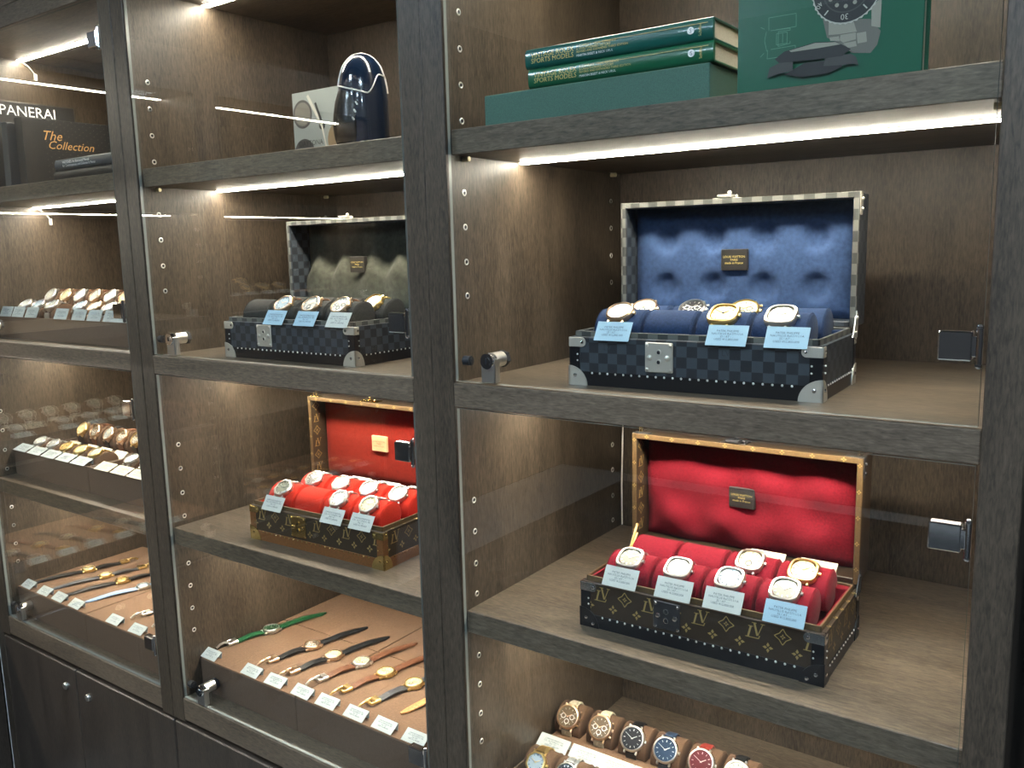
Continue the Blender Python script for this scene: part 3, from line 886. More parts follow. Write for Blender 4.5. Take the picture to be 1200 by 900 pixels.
    for sx in (-1, 1):
        b = MB()
        xa, xb = sorted((sx * (w + 0.0022), sx * (w - 0.001)))
        b.box(xa, xb, ly0 + 0.001, ly0 + 0.016, lz1 - 0.030, lz1 + 0.0018, 0.0008)
        xa, xb = sorted((sx * (w + 0.0022), sx * (w - 0.026)))
        b.box(xa, xb, ly0 + 0.006, ly0 + 0.018, lz1 - 0.001, lz1 + 0.0018, 0.0008)
        b.ball((sx * (w + 0.0026), ly0 + 0.009, lz1 - 0.008), 0.0026); b.ball((sx * (w + 0.0026), ly0 + 0.009, lz1 - 0.022), 0.0026)
        b.build('lid_corner', guard if guard is not BLACK else DARKMETAL, lid)
        b = MB()
        if guard is BLACK and sx < 0:
            b.tube([(sx * (w - 0.012), d - 0.045, h - 0.002), (sx * (w - 0.0105), d - 0.012, h + 0.034)], 0.0020, 6)
            b.tube([(sx * (w - 0.012), d - 0.038, h - 0.002), (sx * (w - 0.0110), d - 0.012, h + 0.020)], 0.0016, 6)
            b.ball((sx * (w - 0.0105), d - 0.012, h + 0.034), 0.0028)
            b.build('lid_stay', GOLD, lid)
        b = MB()
        xa, xb = sorted((sx * (w + 0.0022), sx * (w + 0.0004)))
        b.prism([(d - 0.022, h - 0.012), (d + 0.004, h - 0.014), (d + 0.006, h + 0.016), (d - 0.004, h + 0.024), (d - 0.012, h + 0.004)], xa, xb, Matrix(((0,0,1,0),(1,0,0,0),(0,1,0,0),(0,0,0,1))))
        b.ball((sx * (w + 0.0026), d - 0.004, h + 0.014), 0.0026); b.ball((sx * (w + 0.0026), d - 0.010, h - 0.006), 0.0026)
        b.build('hinge', guard if guard is not BLACK else DARKMETAL, lid)
    # printed canvas
    if mono is True:
        b = MB(); o_ = 0.0005
        monogram(b, lambda u, v: (-w + u, -d - o_, 0.0545 + v), TW, 0.0215 - 0.0545, hb - 0.0545, 0.034)
        monogram(b, lambda u, v: (w + o_, -d + u, 0.0545 + v), TD, 0.0215 - 0.0545, hb - 0.0545, 0.030)
        b.build('monogram_print', MONOP, t, 0, recalc=False)['kind'] = 'stuff'
        b = MB()
        for sx in (-1, 1):
            xx = -w + q + 0.0004 if sx < 0 else w - q - 0.0004
            for k in range(8):
                motif(b, lambda u, v: (xx, ly0 + 0.013 + u, v), ('LV', 'diamond')[k % 2], 0, lz0 + 0.03 + k * 0.0265, 0.0165)
        for k in range(8):
            motif(b, lambda u, v: (u, ly0 - f - 0.0004, v), 'petal', -w + 0.025 + k * 0.0437, lz1 - 0.0024, 0.009)
        for k in range(5):
            for sx in (-1, 1):
                motif(b, lambda u, v: (u, ly0 - f - 0.0004, v), 'petal', sx * (w - 0.003), lz0 + 0.022 + k * 0.038, 0.008)
        for k in range(5):
            motif(b, lambda u, v: (w + u - 0.002, v - 0.06, hb + 0.0006), 'petal', 0, k * 0.032, 0.009)
        b.build('monogram_print', MONOP, lid, 0, recalc=False)['kind'] = 'stuff'
    elif mono:
        # two faint initials on the checked canvas
        for x in (-0.118, 0.055):
            lettering('LV', 0.011, plain('faint_print', (0.03, 0.036, 0.044), 0.5), t, (x, -d - 0.0004, 0.056), FRONT, 'CENTER')
    return t
def on_trunk(tr, slot, row, style, label, group):
    M = tr.matrix_basis
    tl = R(TILT[tr.name])
    off = 0.030 * math.sin(tl)
    p = Matrix.Translation(tr.location) @ Matrix.Rotation(tr.rotation_euler.z, 4, 'Z') @ Vector((SLOT_X[slot], ROWS[row] - off, TH + 0.025))
    return watch(style, 'roll', label, p, (tl, 0, tr.rotation_euler.z), group)
def trunk_card(tr, x, z, label, group, mat=CARDB, y=None, tilt=58, brand=True):
    y0 = tr.location.y - TD / 2 if y is None else y
    s = math.sin(tr.rotation_euler.z) * (x - tr.location.x)
    return price_card(label, (x, y0 + s - 0.006, z - 0.003), (0, 0, tr.rotation_euler.z), 0.0540, 0.0300, tilt, mat, group, brand, tent=False)

def trunk_at(flx, fly, z, rz):
    c, s = math.cos(R(rz)), math.sin(R(rz))
    return (flx + TW / 2 * c - TD / 2 * s, fly + TW / 2 * s + TD / 2 * c, z)
ZS = 0.934
G_BLUE, G_CRIM, G_GREY, G_ORNG = 'watches in the navy trunk', 'watches in the crimson trunk', 'watches in the charcoal trunk', 'watches in the scarlet trunk'
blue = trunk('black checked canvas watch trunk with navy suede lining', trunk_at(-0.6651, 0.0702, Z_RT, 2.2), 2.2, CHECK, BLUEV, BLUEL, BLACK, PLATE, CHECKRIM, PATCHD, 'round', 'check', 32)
crim = trunk('brown monogram watch trunk with black trim and crimson suede lining', trunk_at(-0.6490, 0.0670, ZS, 0.8), 0.8, MONO, CRIM, CRIM, BLACK, BLACK, MONORIM, PATCHD, 'wave', True, 28)
grey = trunk('black checked canvas watch trunk with charcoal suede lining', trunk_at(-1.4560, 0.0600, Z_RT, 0.3), 0.3, CHECK, GREYV, GREYL, BLACK, PLATE, CHECKRIM, PATCHD, 'soft', 'check_mid', 41)
orng = trunk('brown monogram watch trunk with brass corners and scarlet lining', trunk_at(-1.4173, 0.0590, ZS, 1.6), 1.6, MONO, ORNG, ORNGL, BANDBR, BRASS, MONORIM, PATCHL, 'none', True, 36)

naut = S('cushion', 'steel', 'grey'); nautc = S('cushion', 'steel', 'cream')
on_trunk(crim, 0, 0, S('cushion', 'steel', 'grey', rad=0.0202), 'steel watch with grey dial, front left pillow of the crimson trunk', G_CRIM)
on_trunk(crim, 1, 0, S('cushion', 'steel', 'silver', rad=0.0202), 'steel watch with silver dial, second front pillow of the crimson trunk', G_CRIM)
on_trunk(crim, 2, 0, S('cushion', 'steel', 'ice', rad=0.0202), 'steel watch with pale blue-grey dial, third front pillow of the crimson trunk', G_CRIM)
on_trunk(crim, 3, 0, S('cushion', 'steel', 'grey', rad=0.0208), 'steel watch with grey dial, front right pillow of the crimson trunk', G_CRIM)
on_trunk(crim, 2, 1, S('cushion', 'steel', 'cream', 'link', 'sub', 0.0208), 'steel watch with small seconds dial, back row of the crimson trunk', G_CRIM)
on_trunk(crim, 3, 1, S('cushion', 'gold', 'cream', 'link', '', 0.0212), 'pale gold watch with cream dial, back right pillow of the crimson trunk', G_CRIM)
for k, x in enumerate((-0.5841, -0.5005, -0.4279, -0.3444)):
    trunk_card(crim, x, 1.0105, '%s pale price card from the left on the front rim of the crimson trunk' % ('first', 'second', 'third', 'fourth')[k], 'cards on the crimson trunk', CARDB if k == 3 else CARDW)
for k, x in enumerate((-0.432, -0.356)):
    trunk_card(crim, x, 1.0125, 'cream price card behind the %s watch in the crimson trunk' % ('small seconds', 'pale gold')[k], 'cards on the crimson trunk', CARDC, y=0.247, tilt=42)
on_trunk(blue, 0, 0, S('round', 'rose', 'silver', 'brown'), 'rose gold watch with silver dial, front left pillow of the navy trunk', G_BLUE)
on_trunk(blue, 2, 0, S('cushion', 'gold', 'gold'), 'yellow gold watch with golden dial, front row of the navy trunk', G_BLUE)
on_trunk(blue, 3, 0, S('cushion', 'steel', 'grey'), 'pale watch with dark grey dial, front right pillow of the navy trunk', G_BLUE)
on_trunk(blue, 0, 1, S('round', 'rose', 'white', 'brown', 'sub'), 'rose gold watch with white dial, back left pillow of the navy trunk', G_BLUE)
on_trunk(blue, 1, 1, S('round', 'steel', 'black', 'link', 'chrono'), 'steel chronograph with dark dial, back row of the navy trunk', G_BLUE)
on_trunk(blue, 2, 1, S('round', 'gold', 'cream', 'link', 'chrono', 0.0225), 'large pale gold watch with cream dial, back row of the navy trunk', G_BLUE)
for k, x in enumerate((-0.5965, -0.4314, -0.3539)):
    trunk_card(blue, x, 1.3700, '%s light blue price card on the front rim of the navy trunk' % ('left', 'middle', 'right')[k], 'cards on the navy trunk')
on_trunk(grey, 1, 0, S('round', 'rose', 'ice', 'brown'), 'rose gold watch with pale blue dial in the charcoal trunk', G_GREY)
on_trunk(grey, 2, 0, S('round', 'rose', 'silver', 'brown', 'sub'), 'rose gold watch with silver dial in the charcoal trunk', G_GREY)
on_trunk(grey, 3, 0, S('round', 'rose', 'white', 'brown', 'chrono'), 'rose gold watch with panda subdials in the charcoal trunk', G_GREY)
on_trunk(grey, 3, 1, S('round', 'gold', 'brown', 'link', 'chrono'), 'yellow gold watch with brown dial, back of the charcoal trunk', G_GREY)
for k, x in enumerate((-1.3080, -1.2230, -1.1390)):
    trunk_card(grey, x, 1.3715, '%s price card on the front rim of the charcoal trunk' % ('left light blue', 'middle light blue', 'right pale grey')[k], 'cards on the charcoal trunk', CARDW if k == 2 else CARDB, brand=False)
oc = [(0, 0, 'grey'), (2, 0, 'white'), (3, 0, 'cream'), (0, 1, 'black'), (1, 1, 'cream'), (2, 1, 'silver'), (3, 1, 'white')]
ow = ['octagonal steel watch with grey dial, front left of the scarlet trunk', 'octagonal steel watch with white dial, front row of the scarlet trunk, third pillow',
      'octagonal steel watch with cream dial, front right of the scarlet trunk', 'octagonal steel watch with black dial, back left of the scarlet trunk',
      'octagonal steel watch with cream dial, back row of the scarlet trunk, second pillow', 'octagonal steel watch with silver dial, back row of the scarlet trunk, third pillow',
      'octagonal steel watch with white dial, back right of the scarlet trunk']
for (sx, ry, dl), lb in zip(oc, ow):
    on_trunk(orng, sx, ry, S('octo', 'steel', dl), lb, G_ORNG)
for k, x in enumerate((-1.3497, -1.1875, -1.1143)):
    trunk_card(orng, x, 1.0050, '%s pale grey price card on the front rim of the scarlet trunk' % ('left', 'middle', 'right')[k], 'cards on the scarlet trunk', CARDW, brand=False)
for k, x in enumerate((-1.30, -1.22, -1.14)):
    trunk_card(orng, x, 1.0125, '%s price card behind the back row of the scarlet trunk' % ('left', 'middle', 'right')[k], 'cards on the scarlet trunk', CARDW, y=0.243, tilt=42, brand=False)

# ------------------------------------------------------------------ trays and their watches
def flat_tray(label, x0, x1, y0, y1, z0, h, group='flat suede watch trays', M=None):
    t = thing('display_tray', label, 'tray', (0, 0, 0), group=group)
    if M: t.matrix_world = M
    MB().box(x0, x1, y0, y1, z0, z0 + h - 0.002, 0.0012).build('body', TAND, t)
    MB().box(x0 + 0.0008, x1 - 0.0008, y0 + 0.0008, y1 - 0.0008, z0 + h - 0.0022, z0 + h, 0.0008).build('suede_top', TANS, t)
    return t
def roll_tray(label, x0, x1, y0, y1, z0, ztop, rolls, zback, yback, group='watch trays with bolsters', M=None, wall=True):
    """open tray with a raised rear step; rolls = [(x, y, z, tilt)] where watch heads sit"""
    t = thing('watch_tray', label, 'tray', (0, 0, 0), group=group)
    if M: t.matrix_world = M
    b = MB()
    b.box(x0, x1, y0, y0 + 0.005, z0, ztop, 0.0008)
    b.box(x0, x0 + 0.004, y0 + 0.005, y1, z0, ztop, 0.0006); b.box(x1 - 0.004, x1, y0 + 0.005, y1, z0, ztop, 0.0006)
    b.box(x0 + 0.004, x1 - 0.004, y1 - 0.004, y1, z0, ztop, 0.0006)
    b.build('body', TAND, t)
    lo = min(z - 0.030 * math.cos(R(a)) for _, _, z, a in rolls) - 0.0262
    MB().box(x0 + 0.0042, x1 - 0.0042, y0 + 0.0052, y1 - 0.0042, z0 + 0.0005, lo).build('suede_floor', TANS, t)
    MB().box(x0 + 0.0042, x1 - 0.0042, yback, y1 - 0.0042, lo, zback, 0.001).build('rear_step', TANS, t)
    if 'bolster' not in WCACHE: WCACHE['bolster'] = roll_mesh('bolster', TANB, 0.054)
    for x, y, z, a in rolls:
        o = link('bolster', WCACHE['bolster'], t)
        o.location = (x, y + 0.030 * math.sin(R(a)), z - 0.030 * math.cos(R(a))); o.rotation_euler = (R(a), 0, 0)
    return t
ORD = ('first', 'second', 'third', 'fourth', 'fifth', 'sixth', 'seventh', 'eighth', 'ninth')

# middle cabinet, bottom: watches laid flat on four trays
ZB = 0.5537
for nm, x0, x1, y0, y1 in (('front left', -1.6150, -1.3055, 0.048, 0.2788), ('front right', -1.3045, -0.9160, 0.048, 0.2788),
                           ('rear left', -1.6150, -1.3055, 0.2796, 0.505), ('rear right', -1.3045, -0.9160, 0.2796, 0.505)):
    flat_tray('%s brown suede tray at the bottom of the middle cabinet' % nm, x0, x1, y0, y1, ZB, 0.075)
G_MF = 'watches lying on the trays of the middle cabinet'
mf = [(-1.5876, .2196, 'green', 'steel', 'green', 'watch with green leather strap lying at the left of the middle cabinet tray'),
      (-1.4412, .2143, 'black', 'rose', 'brown', 'rose gold watch with black strap lying second on the middle cabinet tray'),
      (-1.3635, .2057, 'black', 'rose', 'cream', 'watch with black strap and cream dial lying third on the middle cabinet tray'),
      (-1.2888, .2165, 'brown', 'steel', 'cream', 'watch with brown strap and cream dial lying fourth on the middle cabinet tray'),
      (-1.2139, .2112, 'brown', 'gold', 'cream', 'gold watch with brown strap lying fifth on the middle cabinet tray'),
      (-1.1331, .2083, 'grey', 'gold', 'cream', 'gold watch with dark strap lying sixth on the middle cabinet tray')]
for k, (x, y, st, me, dl, lb) in enumerate(mf):
    watch(S('round', me, dl, st, 'sub' if k == 5 else ('chrono' if k in (1, 3, 4) else ''), 0.0195), 'flat', lb, (x, y, 0.6350), (0, 0, R(-13)), G_MF)
for k, (x, y) in enumerate(((-1.047, 0.252), (-0.972, 0.255))):
    watch(S('round', 'gold', 'white', 'orange', '', 0.0195), 'flat', 'watch with tan orange strap pointing forward, %s of two beside the post' % ('left', 'right')[k], (x, y, 0.6350), (0, 0, R(166)), G_MF)
for k, x in enumerate((-1.5961, -1.4563, -1.3797, -1.2985, -1.2266, -1.1482, -1.0740, -0.9979)):
    price_card('%s pale price card from the left along the middle cabinet bottom tray' % ORD[k], (x, 0.0510, 0.6290), (0, 0, R(random.uniform(-2, 2))), mat=CARDW, tilt=32, group='cards on the middle cabinet tray', brand=False)

# left cabinet, bottom
flat_tray('left brown suede tray at the bottom of the left cabinet', -2.4080, -2.0655, 0.032, 0.40, ZB, 0.075)
flat_tray('right brown suede tray at the bottom of the left cabinet', -2.0645, -1.7040, 0.032, 0.40, ZB, 0.075)
G_LF = 'watches lying on the trays of the left cabinet'
lf = [(-2.3443, .1958, 'black', 'gold', 'cream', 'small gold watch with black strap lying first on the left cabinet tray'),
      (-2.2577, .1968, 'grey', 'gold', 'cream', 'gold watch with dark grey strap lying second on the left cabinet tray'),
      (-2.1825, .2000, 'black', 'gold', 'gold', 'gold watch with golden dial and black strap lying third on the left cabinet tray'),
      (-2.0924, .2071, 'sky', 'steel', 'ice', 'steel watch with sky blue strap lying fourth on the left cabinet tray')]
for x, y, st, me, dl, lb in lf:
    watch(S('cushion' if st in ('black', 'sky') else 'round', me, dl, st, '', 0.0165), 'flat', lb, (x, y, 0.6350), (0, 0, R(164)), G_LF)
for k, (x, lb) in enumerate(((-1.905, 'steel buckled watch lying at the left of the left cabinet right tray'), (-1.815, 'steel buckled watch lying at the right of the left cabinet right tray'))):
    watch(S('round', 'steel', 'silver', 'grey', '', 0.0185), 'flat', lb, (x, 0.205, 0.6350), (0, 0, R(-13)), G_LF)
for k, x in enumerate((-2.3737, -2.2863, -2.2121, -2.1295, -1.9523, -1.8545)):
    price_card('%s pale price card from the left along the left cabinet bottom trays' % ORD[k], (x, 0.0355, 0.6290), (0, 0, R(random.uniform(-2, 2))), mat=CARDW, tilt=32, group='cards on the left cabinet bottom trays', brand=False)

# left cabinet, lower shelf
G_LS = 'watches on the lower shelf of the left cabinet'
fr = [(-2.3332, .1056), (-2.2665, .1088), (-2.1957, .1043), (-2.1323, .1080)]
fr = [(-2.3480, .104, 1.02), (-2.2780, .104, 1.02), (-2.2080, .104, 1.02), (-2.1380, .104, 1.02), (-2.0850 + .012, .104, 1.02)]
fr = [(-2.3450 + 0.0675 * k, .1050, 1.021) for k in range(5)]
bk = [(-2.3292, .214), (-2.2622, .214), (-2.1960, .214), (-2.1290, .214), (-2.0780 + .012, .214)]
bk = [(-2.3300 + 0.0655 * k, .2130, 1.036) for k in range(5)]
rl = [(x, y, z, 25) for x, y, z in fr] + [(x, y, z, 52) for x, y, z in bk]
roll_tray('left bolster tray on the lower shelf of the left cabinet', -2.4080, -2.0400, 0.0626, 0.2800, ZS, 1.0000, rl, 0.994, 0.158)
fs_ = [('steel', 'white', 'link'), ('steel', 'silver', 'link'), ('gold', 'gold', 'link'), ('gold', 'cream', 'link'), ('gold', 'silver', 'link')]
for k, (x, y, z) in enumerate(fr):
    me, dl, st = fs_[k]
    watch(S('round', me, dl, st, '', 0.0188), 'roll', '%s %s watch in the front row on the left cabinet lower shelf' % (ORD[k], me), (x, y, z), (R(25), 0, 0), G_LS)
bs_ = [('gold', 'cream', 'black', ''), ('rose', 'brown', 'brown', 'chrono'), ('rose', 'silver', 'black', 'chrono'), ('rose', 'brown', 'brown', 'chrono'), ('gold', 'brown', 'black', 'chrono')]
for k, (x, y, z) in enumerate(bk):
    me, dl, st, ex = bs_[k]
    watch(S('round', me, dl, st, ex, 0.0195), 'roll', '%s gold watch in the back row on the left cabinet lower shelf' % ORD[k], (x, y, z), (R(52), 0, 0), G_LS)
for k in range(5):
    price_card('%s pale price card on the front edge of the left cabinet lower shelf tray' % ORD[k], (-2.3740 + 0.0725 * k, 0.0590, 1.0004), (0, 0, 0), w=0.064, l=0.030, mat=CARDW, tilt=24, group='cards on the left cabinet lower shelf', brand=False)
for k, x in enumerate((-2.3050, -2.2150, -2.1480, -2.0780)):
    price_card('%s cream price card between the rows on the left cabinet lower shelf' % ORD[k], (x, 0.1580, 0.9945), (0, 0, 0), mat=CARDC, tilt=40, group='cards on the left cabinet lower shelf', brand=False)
rl = [(-1.9281, .1133, 1.021, 25), (-1.8600, .1133, 1.021, 25), (-1.7900, .1133, 1.021, 25), (-1.9300, .2130, 1.036, 52), (-1.8640, .2130, 1.036, 52)]
roll_tray('right bolster tray on the lower shelf of the left cabinet', -2.0385, -1.7040, 0.0626, 0.2800, ZS, 1.0000, rl, 0.994, 0.158)
for k, (x, y, z, a) in enumerate(rl[:3]):
    watch(S('round', 'steel', ('white', 'silver', 'cream')[k], 'link', '', 0.0195), 'roll', '%s steel watch on the right tray of the left cabinet lower shelf' % ORD[k], (x, y, z), (R(a), 0, 0), G_LS)
for k, x in enumerate((-1.9741, -1.9032, -1.8348)):
    price_card('%s pale price card on the right tray of the left cabinet lower shelf' % ORD[k], (x, 0.0590, 1.0004), (0, 0, 0), w=0.062, l=0.030, mat=CARDC, tilt=24, group='cards on the left cabinet lower shelf', brand=False)

# left cabinet, middle shelf
G_LM = 'watches on the middle shelf of the left cabinet'
fx = (-2.3500, -2.2830, -2.2160, -2.0820, -2.0170, -1.9520, -1.8850, -1.8200)
bx = (-2.3786, -2.2969 - .004, -2.2304, -2.1576, -2.0860, -2.0200, -1.9540, -1.8880)
rl = [(x, .108, 1.384, 32) for x in fx] + [(x, .190, 1.403, 50) for x in bx]
roll_tray('long bolster tray on the middle shelf of the left cabinet', -2.4080, -1.7040, 0.062, 0.2500, Z_RT, 1.3560, rl, 1.362, 0.150)
for k, x in enumerate(fx):
    watch(S('round', ('steel', 'steel', 'steel', 'steel', 'rose', 'steel', 'steel', 'steel')[k], ('white', 'ice', 'silver', 'ice', 'white', 'silver', 'white', 'black')[k], 'link', '', 0.0208), 'roll',
          '%s watch in the front row on the left cabinet middle shelf' % ORD[k], (x, .108, 1.384), (R(32), 0, 0), G_LM)
for k, x in enumerate(bx):
    watch(S('round', ('steel', 'rose', 'steel', 'rose', 'steel', 'rose', 'steel', 'rose')[k], ('white', 'cream', 'white', 'silver', 'white', 'cream', 'white', 'silver')[k], 'brown', '', 0.0212), 'roll',
          '%s watch in the back row on the left cabinet middle shelf' % ORD[k], (x, .190, 1.403), (R(50), 0, 0), G_LM)
for k, x in enumerate((-2.3633, -2.3001, -2.2324, -2.0900, -2.0080, -1.9411, -1.8713, -1.8149)):
    price_card('%s pale price card standing along the left cabinet middle shelf tray' % ORD[k], (x, 0.0590, 1.3565), (0, 0, 0), w=0.058, l=0.027, mat=CARDW, tilt=66, group='cards on the left cabinet middle shelf', brand=False, tent=False)

# right cabinet, bottom: upright bolsters
G_RB = 'watches at the bottom of the right cabinet'
bx = (-0.7965, -0.7290, -0.6640, -0.6010, -0.5360, -0.4740)
fx = (-0.7810, -0.7200, -0.6590, -0.5980, -0.5360)
rl = [(x, .1280, .627, 46) for x in fx] + [(x, .2570, .645, 50) for x in bx]
roll_tray('brown suede bolster tray at the bottom of the right cabinet', -0.8250, -0.4350, 0.0700, 0.3200, ZB, 0.6060, rl, 0.612, 0.188)
bs_ = [('rose', 'brown', 'cream', 'chrono', 'rose gold chronograph with brown dial and cream strap, far left'), ('rose', 'brown', 'cream', 'chrono', 'rose gold chronograph with brown dial and cream strap, second'),
       ('steel', 'black', 'black', '', 'steel watch with black dial and dark strap'), ('steel', 'blue', 'blue', '', 'steel watch with blue dial and blue strap'),
       ('steel', 'red', 'red', '', 'steel watch with dark red dial and red strap'), ('steel', 'silver', 'black', '', 'steel watch with silver dial and black strap')]
for k, x in enumerate(bx):
    me, dl, st, ex, lb = bs_[k]
    watch(S('round', me, dl, st, ex, 0.0225), 'roll', lb + ', bottom of right cabinet', (x, .2570, .645), (R(50), 0, R(6)), G_RB)
fs_ = [('octo', 'gold', 'ice', 'link', '', 'octagonal two-tone watch with ice blue dial'), ('round', 'steel', 'black', 'link', 'chrono', 'steel chronograph with black panda subdials')]
for k, (sh, me, dl, st, ex, lb) in enumerate(fs_):
    watch(S(sh, me, dl, st, ex, 0.0195), 'roll', lb + ', front row, bottom of right cabinet', (fx[k], .1280, .627), (R(46), 0, R(4)), G_RB)
for k, x in enumerate((-0.7945, -0.7271, -0.6689, -0.6050)):
    price_card('%s price card between the watch rows at the bottom of the right cabinet' % ORD[k], (x, 0.1900, 0.6125), (0, 0, 0), w=0.062, l=0.028, mat=CARDC if k > 1 else CARDW, tilt=32, group='cards at the bottom of the right cabinet', brand=False)
price_card('pale price card at the front left corner of the right cabinet bottom tray', (-0.7960, 0.0690, 0.6105), (0, 0, 0), w=0.046, l=0.026, mat=CARDW, tilt=30, group='cards at the bottom of the right cabinet', brand=False)

# the side-wall cabinets (seen mirrored in the glass)
def sidem(base_y):
    return Matrix.Translation((SX, base_y, 0)) @ Matrix.Rotation(PI / 2, 4, 'Z')
yA = -0.749; yB = -0.749 - BW - 2 * PT
G_SA, G_SB = 'watches in the side cabinet next to the corner', 'watches in the far side cabinet'
flat_tray('brown suede tray at the bottom of the side cabinet next to the corner', 0.004, BW - 0.004, 0.045, 0.42, ZB, 0.075, M=sidem(yA))
flat_tray('brown suede tray at the bottom of the far side cabinet', 0.004, BW - 0.004, 0.045, 0.42, ZB, 0.075, M=sidem(yB))
for k, y in enumerate((-0.135, -0.220, -0.305, -0.400, -0.490, -0.575)):
    watch(S('round', 'gold' if k % 2 else 'steel', 'cream', 'brown' if k % 2 else 'black', '', 0.0185), 'flat', '%s watch from the corner lying in the near side cabinet' % ORD[k], (-2.685, y, 0.6350), (0, 0, R(78)), G_SA)
    price_card('%s price card from the corner on the near side cabinet bottom tray' % ORD[k], (-2.5330, y - 0.012, 0.6290), (0, 0, PI / 2), mat=CARDW, tilt=32, group='cards in the side cabinets', brand=False)
for k, y in enumerate((-0.990, -1.065, -1.140, -1.215, -1.290, -1.370, -1.455)):
    watch(S('round', 'steel' if k % 2 else 'gold', 'white', 'black', '', 0.0185), 'flat', '%s watch with black strap lying in the far side cabinet' % ORD[k], (-2.715, y, 0.6350), (0, 0, R(78)), G_SB)
    price_card('%s price card on the far side cabinet bottom tray' % ORD[k], (-2.5330, y, 0.6290), (0, 0, PI / 2), mat=CARDW, tilt=32, group='cards in the side cabinets', brand=False)
def side_rolls(yb, fronts, backs, z0, zt, zf, zb_, label, who, mk, group):
    rl = [(y - yb, 0.105, zf, 25) for y in fronts] + [(y - yb, 0.255, zb_, 40) for y in backs]
    roll_tray(label, 0.004, BW - 0.004, 0.062, 0.330, z0, zt, rl, zt - 0.006, 0.200, M=sidem(yb))
    for k, y in enumerate(fronts):
        watch(S('round', mk, 'silver', 'link', '', 0.0190), 'roll', '%s front row watch %s' % (ORD[k], who), (SX - 0.105, y, zf), (R(25), 0, PI / 2), group)
        price_card('%s front price card %s' % (ORD[k], who), (SX - 0.060, y, zt + 0.0004), (0, 0, PI / 2), mat=CARDW, tilt=24, group='cards in the side cabinets', brand=False)
    for k, y in enumerate(backs):
        watch(S('round', mk, 'grey', 'link', '', 0.0195), 'roll', '%s back row watch %s' % (ORD[k], who), (SX - 0.255, y, zb_), (R(40), 0, PI / 2), group)
        price_card('%s rear price card %s' % (ORD[k], who), (SX - 0.200, y, zt - 0.0055), (0, 0, PI / 2), mat=CARDC, tilt=36, group='cards in the side cabinets', brand=False)
side_rolls(yA, (-0.150, -0.285, -0.365, -0.440), (-0.110, -0.180, -0.250, -0.320, -0.390, -0.465, -0.535), ZS, 1.000, 1.021, 1.030, 'bolster tray on the lower shelf of the near side cabinet', 'on the lower shelf of the near side cabinet', 'steel', G_SA)
side_rolls(yB, (-0.900, -0.975, -1.050, -1.125), (-0.930, -1.000, -1.070), Z_RT, 1.356, 1.384, 1.398, 'bolster tray on the middle shelf of the far side cabinet', 'on the middle shelf of the far side cabinet', 'gold', G_SB)

# ------------------------------------------------------------------ books
def book_flat(name, label, x0, x1, y0, y1, z0, z1, cover, pages, group=None, rz=0):
    """lying hardback, spine to the front"""
    t = thing(name, label, 'book', (0, 0, 0), group=group)
    c = 0.0028; r = (z1 - z0) / 2
    b = MB()
    b.box(x0, x1, y0 + 0.004, y1, z1 - c, z1, 0.0006); b.box(x0, x1, y0 + 0.004, y1, z0, z0 + c, 0.0006)
    n = 7; sec = []
    for k in range(n + 1):
        a = -PI / 2 + PI * k / n
        sec.append((y0 + 0.0045 - 0.0045 * math.cos(a), z0 + r + r * math.sin(a)))
    sec += [(y0 + 0.0065, z1 - 0.0004), (y0 + 0.0065, z0 + 0.0004)]
    T = Matrix(((0, 0, 1, 0), (1, 0, 0, 0), (0, 1, 0, 0), (0, 0, 0, 1)))
    b.prism(sec, x0, x1, T)
    b.build('cover', cover, t)
    MB().box(x0 + 0.003, x1 - 0.003, y0 + 0.0068, y1 - 0.004, z0 + c, z1 - c).build('pages', pages, t)
    return t
PAGES = plain('paper_edges', (0.55, 0.50, 0.40), 0.8, noise=0.3, nscale=900)
GRN1 = plain('green_cloth', (0.052, 0.125, 0.095), 0.7, noise=0.3, nscale=700, bump=0.2)
GRN2 = plain('teal_jacket', (0.006, 0.085, 0.068), 0.3, coat=0.3)
GRN3 = plain('green_jacket', (0.008, 0.098, 0.045), 0.3, coat=0.3)
Z1 = 1.671
t = thing('book_slipcase', 'pale green cloth slipcase lying under two green books', 'slipcase', (0, 0, 0))
MB().box(-0.776, -0.436, 0.026, 0.215, Z1, Z1 + 0.0425, 0.0012).build('case', GRN1, t)
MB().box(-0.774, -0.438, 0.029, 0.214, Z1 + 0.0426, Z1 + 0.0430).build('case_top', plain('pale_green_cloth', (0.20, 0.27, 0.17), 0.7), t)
bks = [('upper', Z1 + 0.0690, 0.0260, -0.7040, -0.4330, GRN2), ('lower', Z1 + 0.0434, 0.0252, -0.7000, -0.4320, GRN3)]
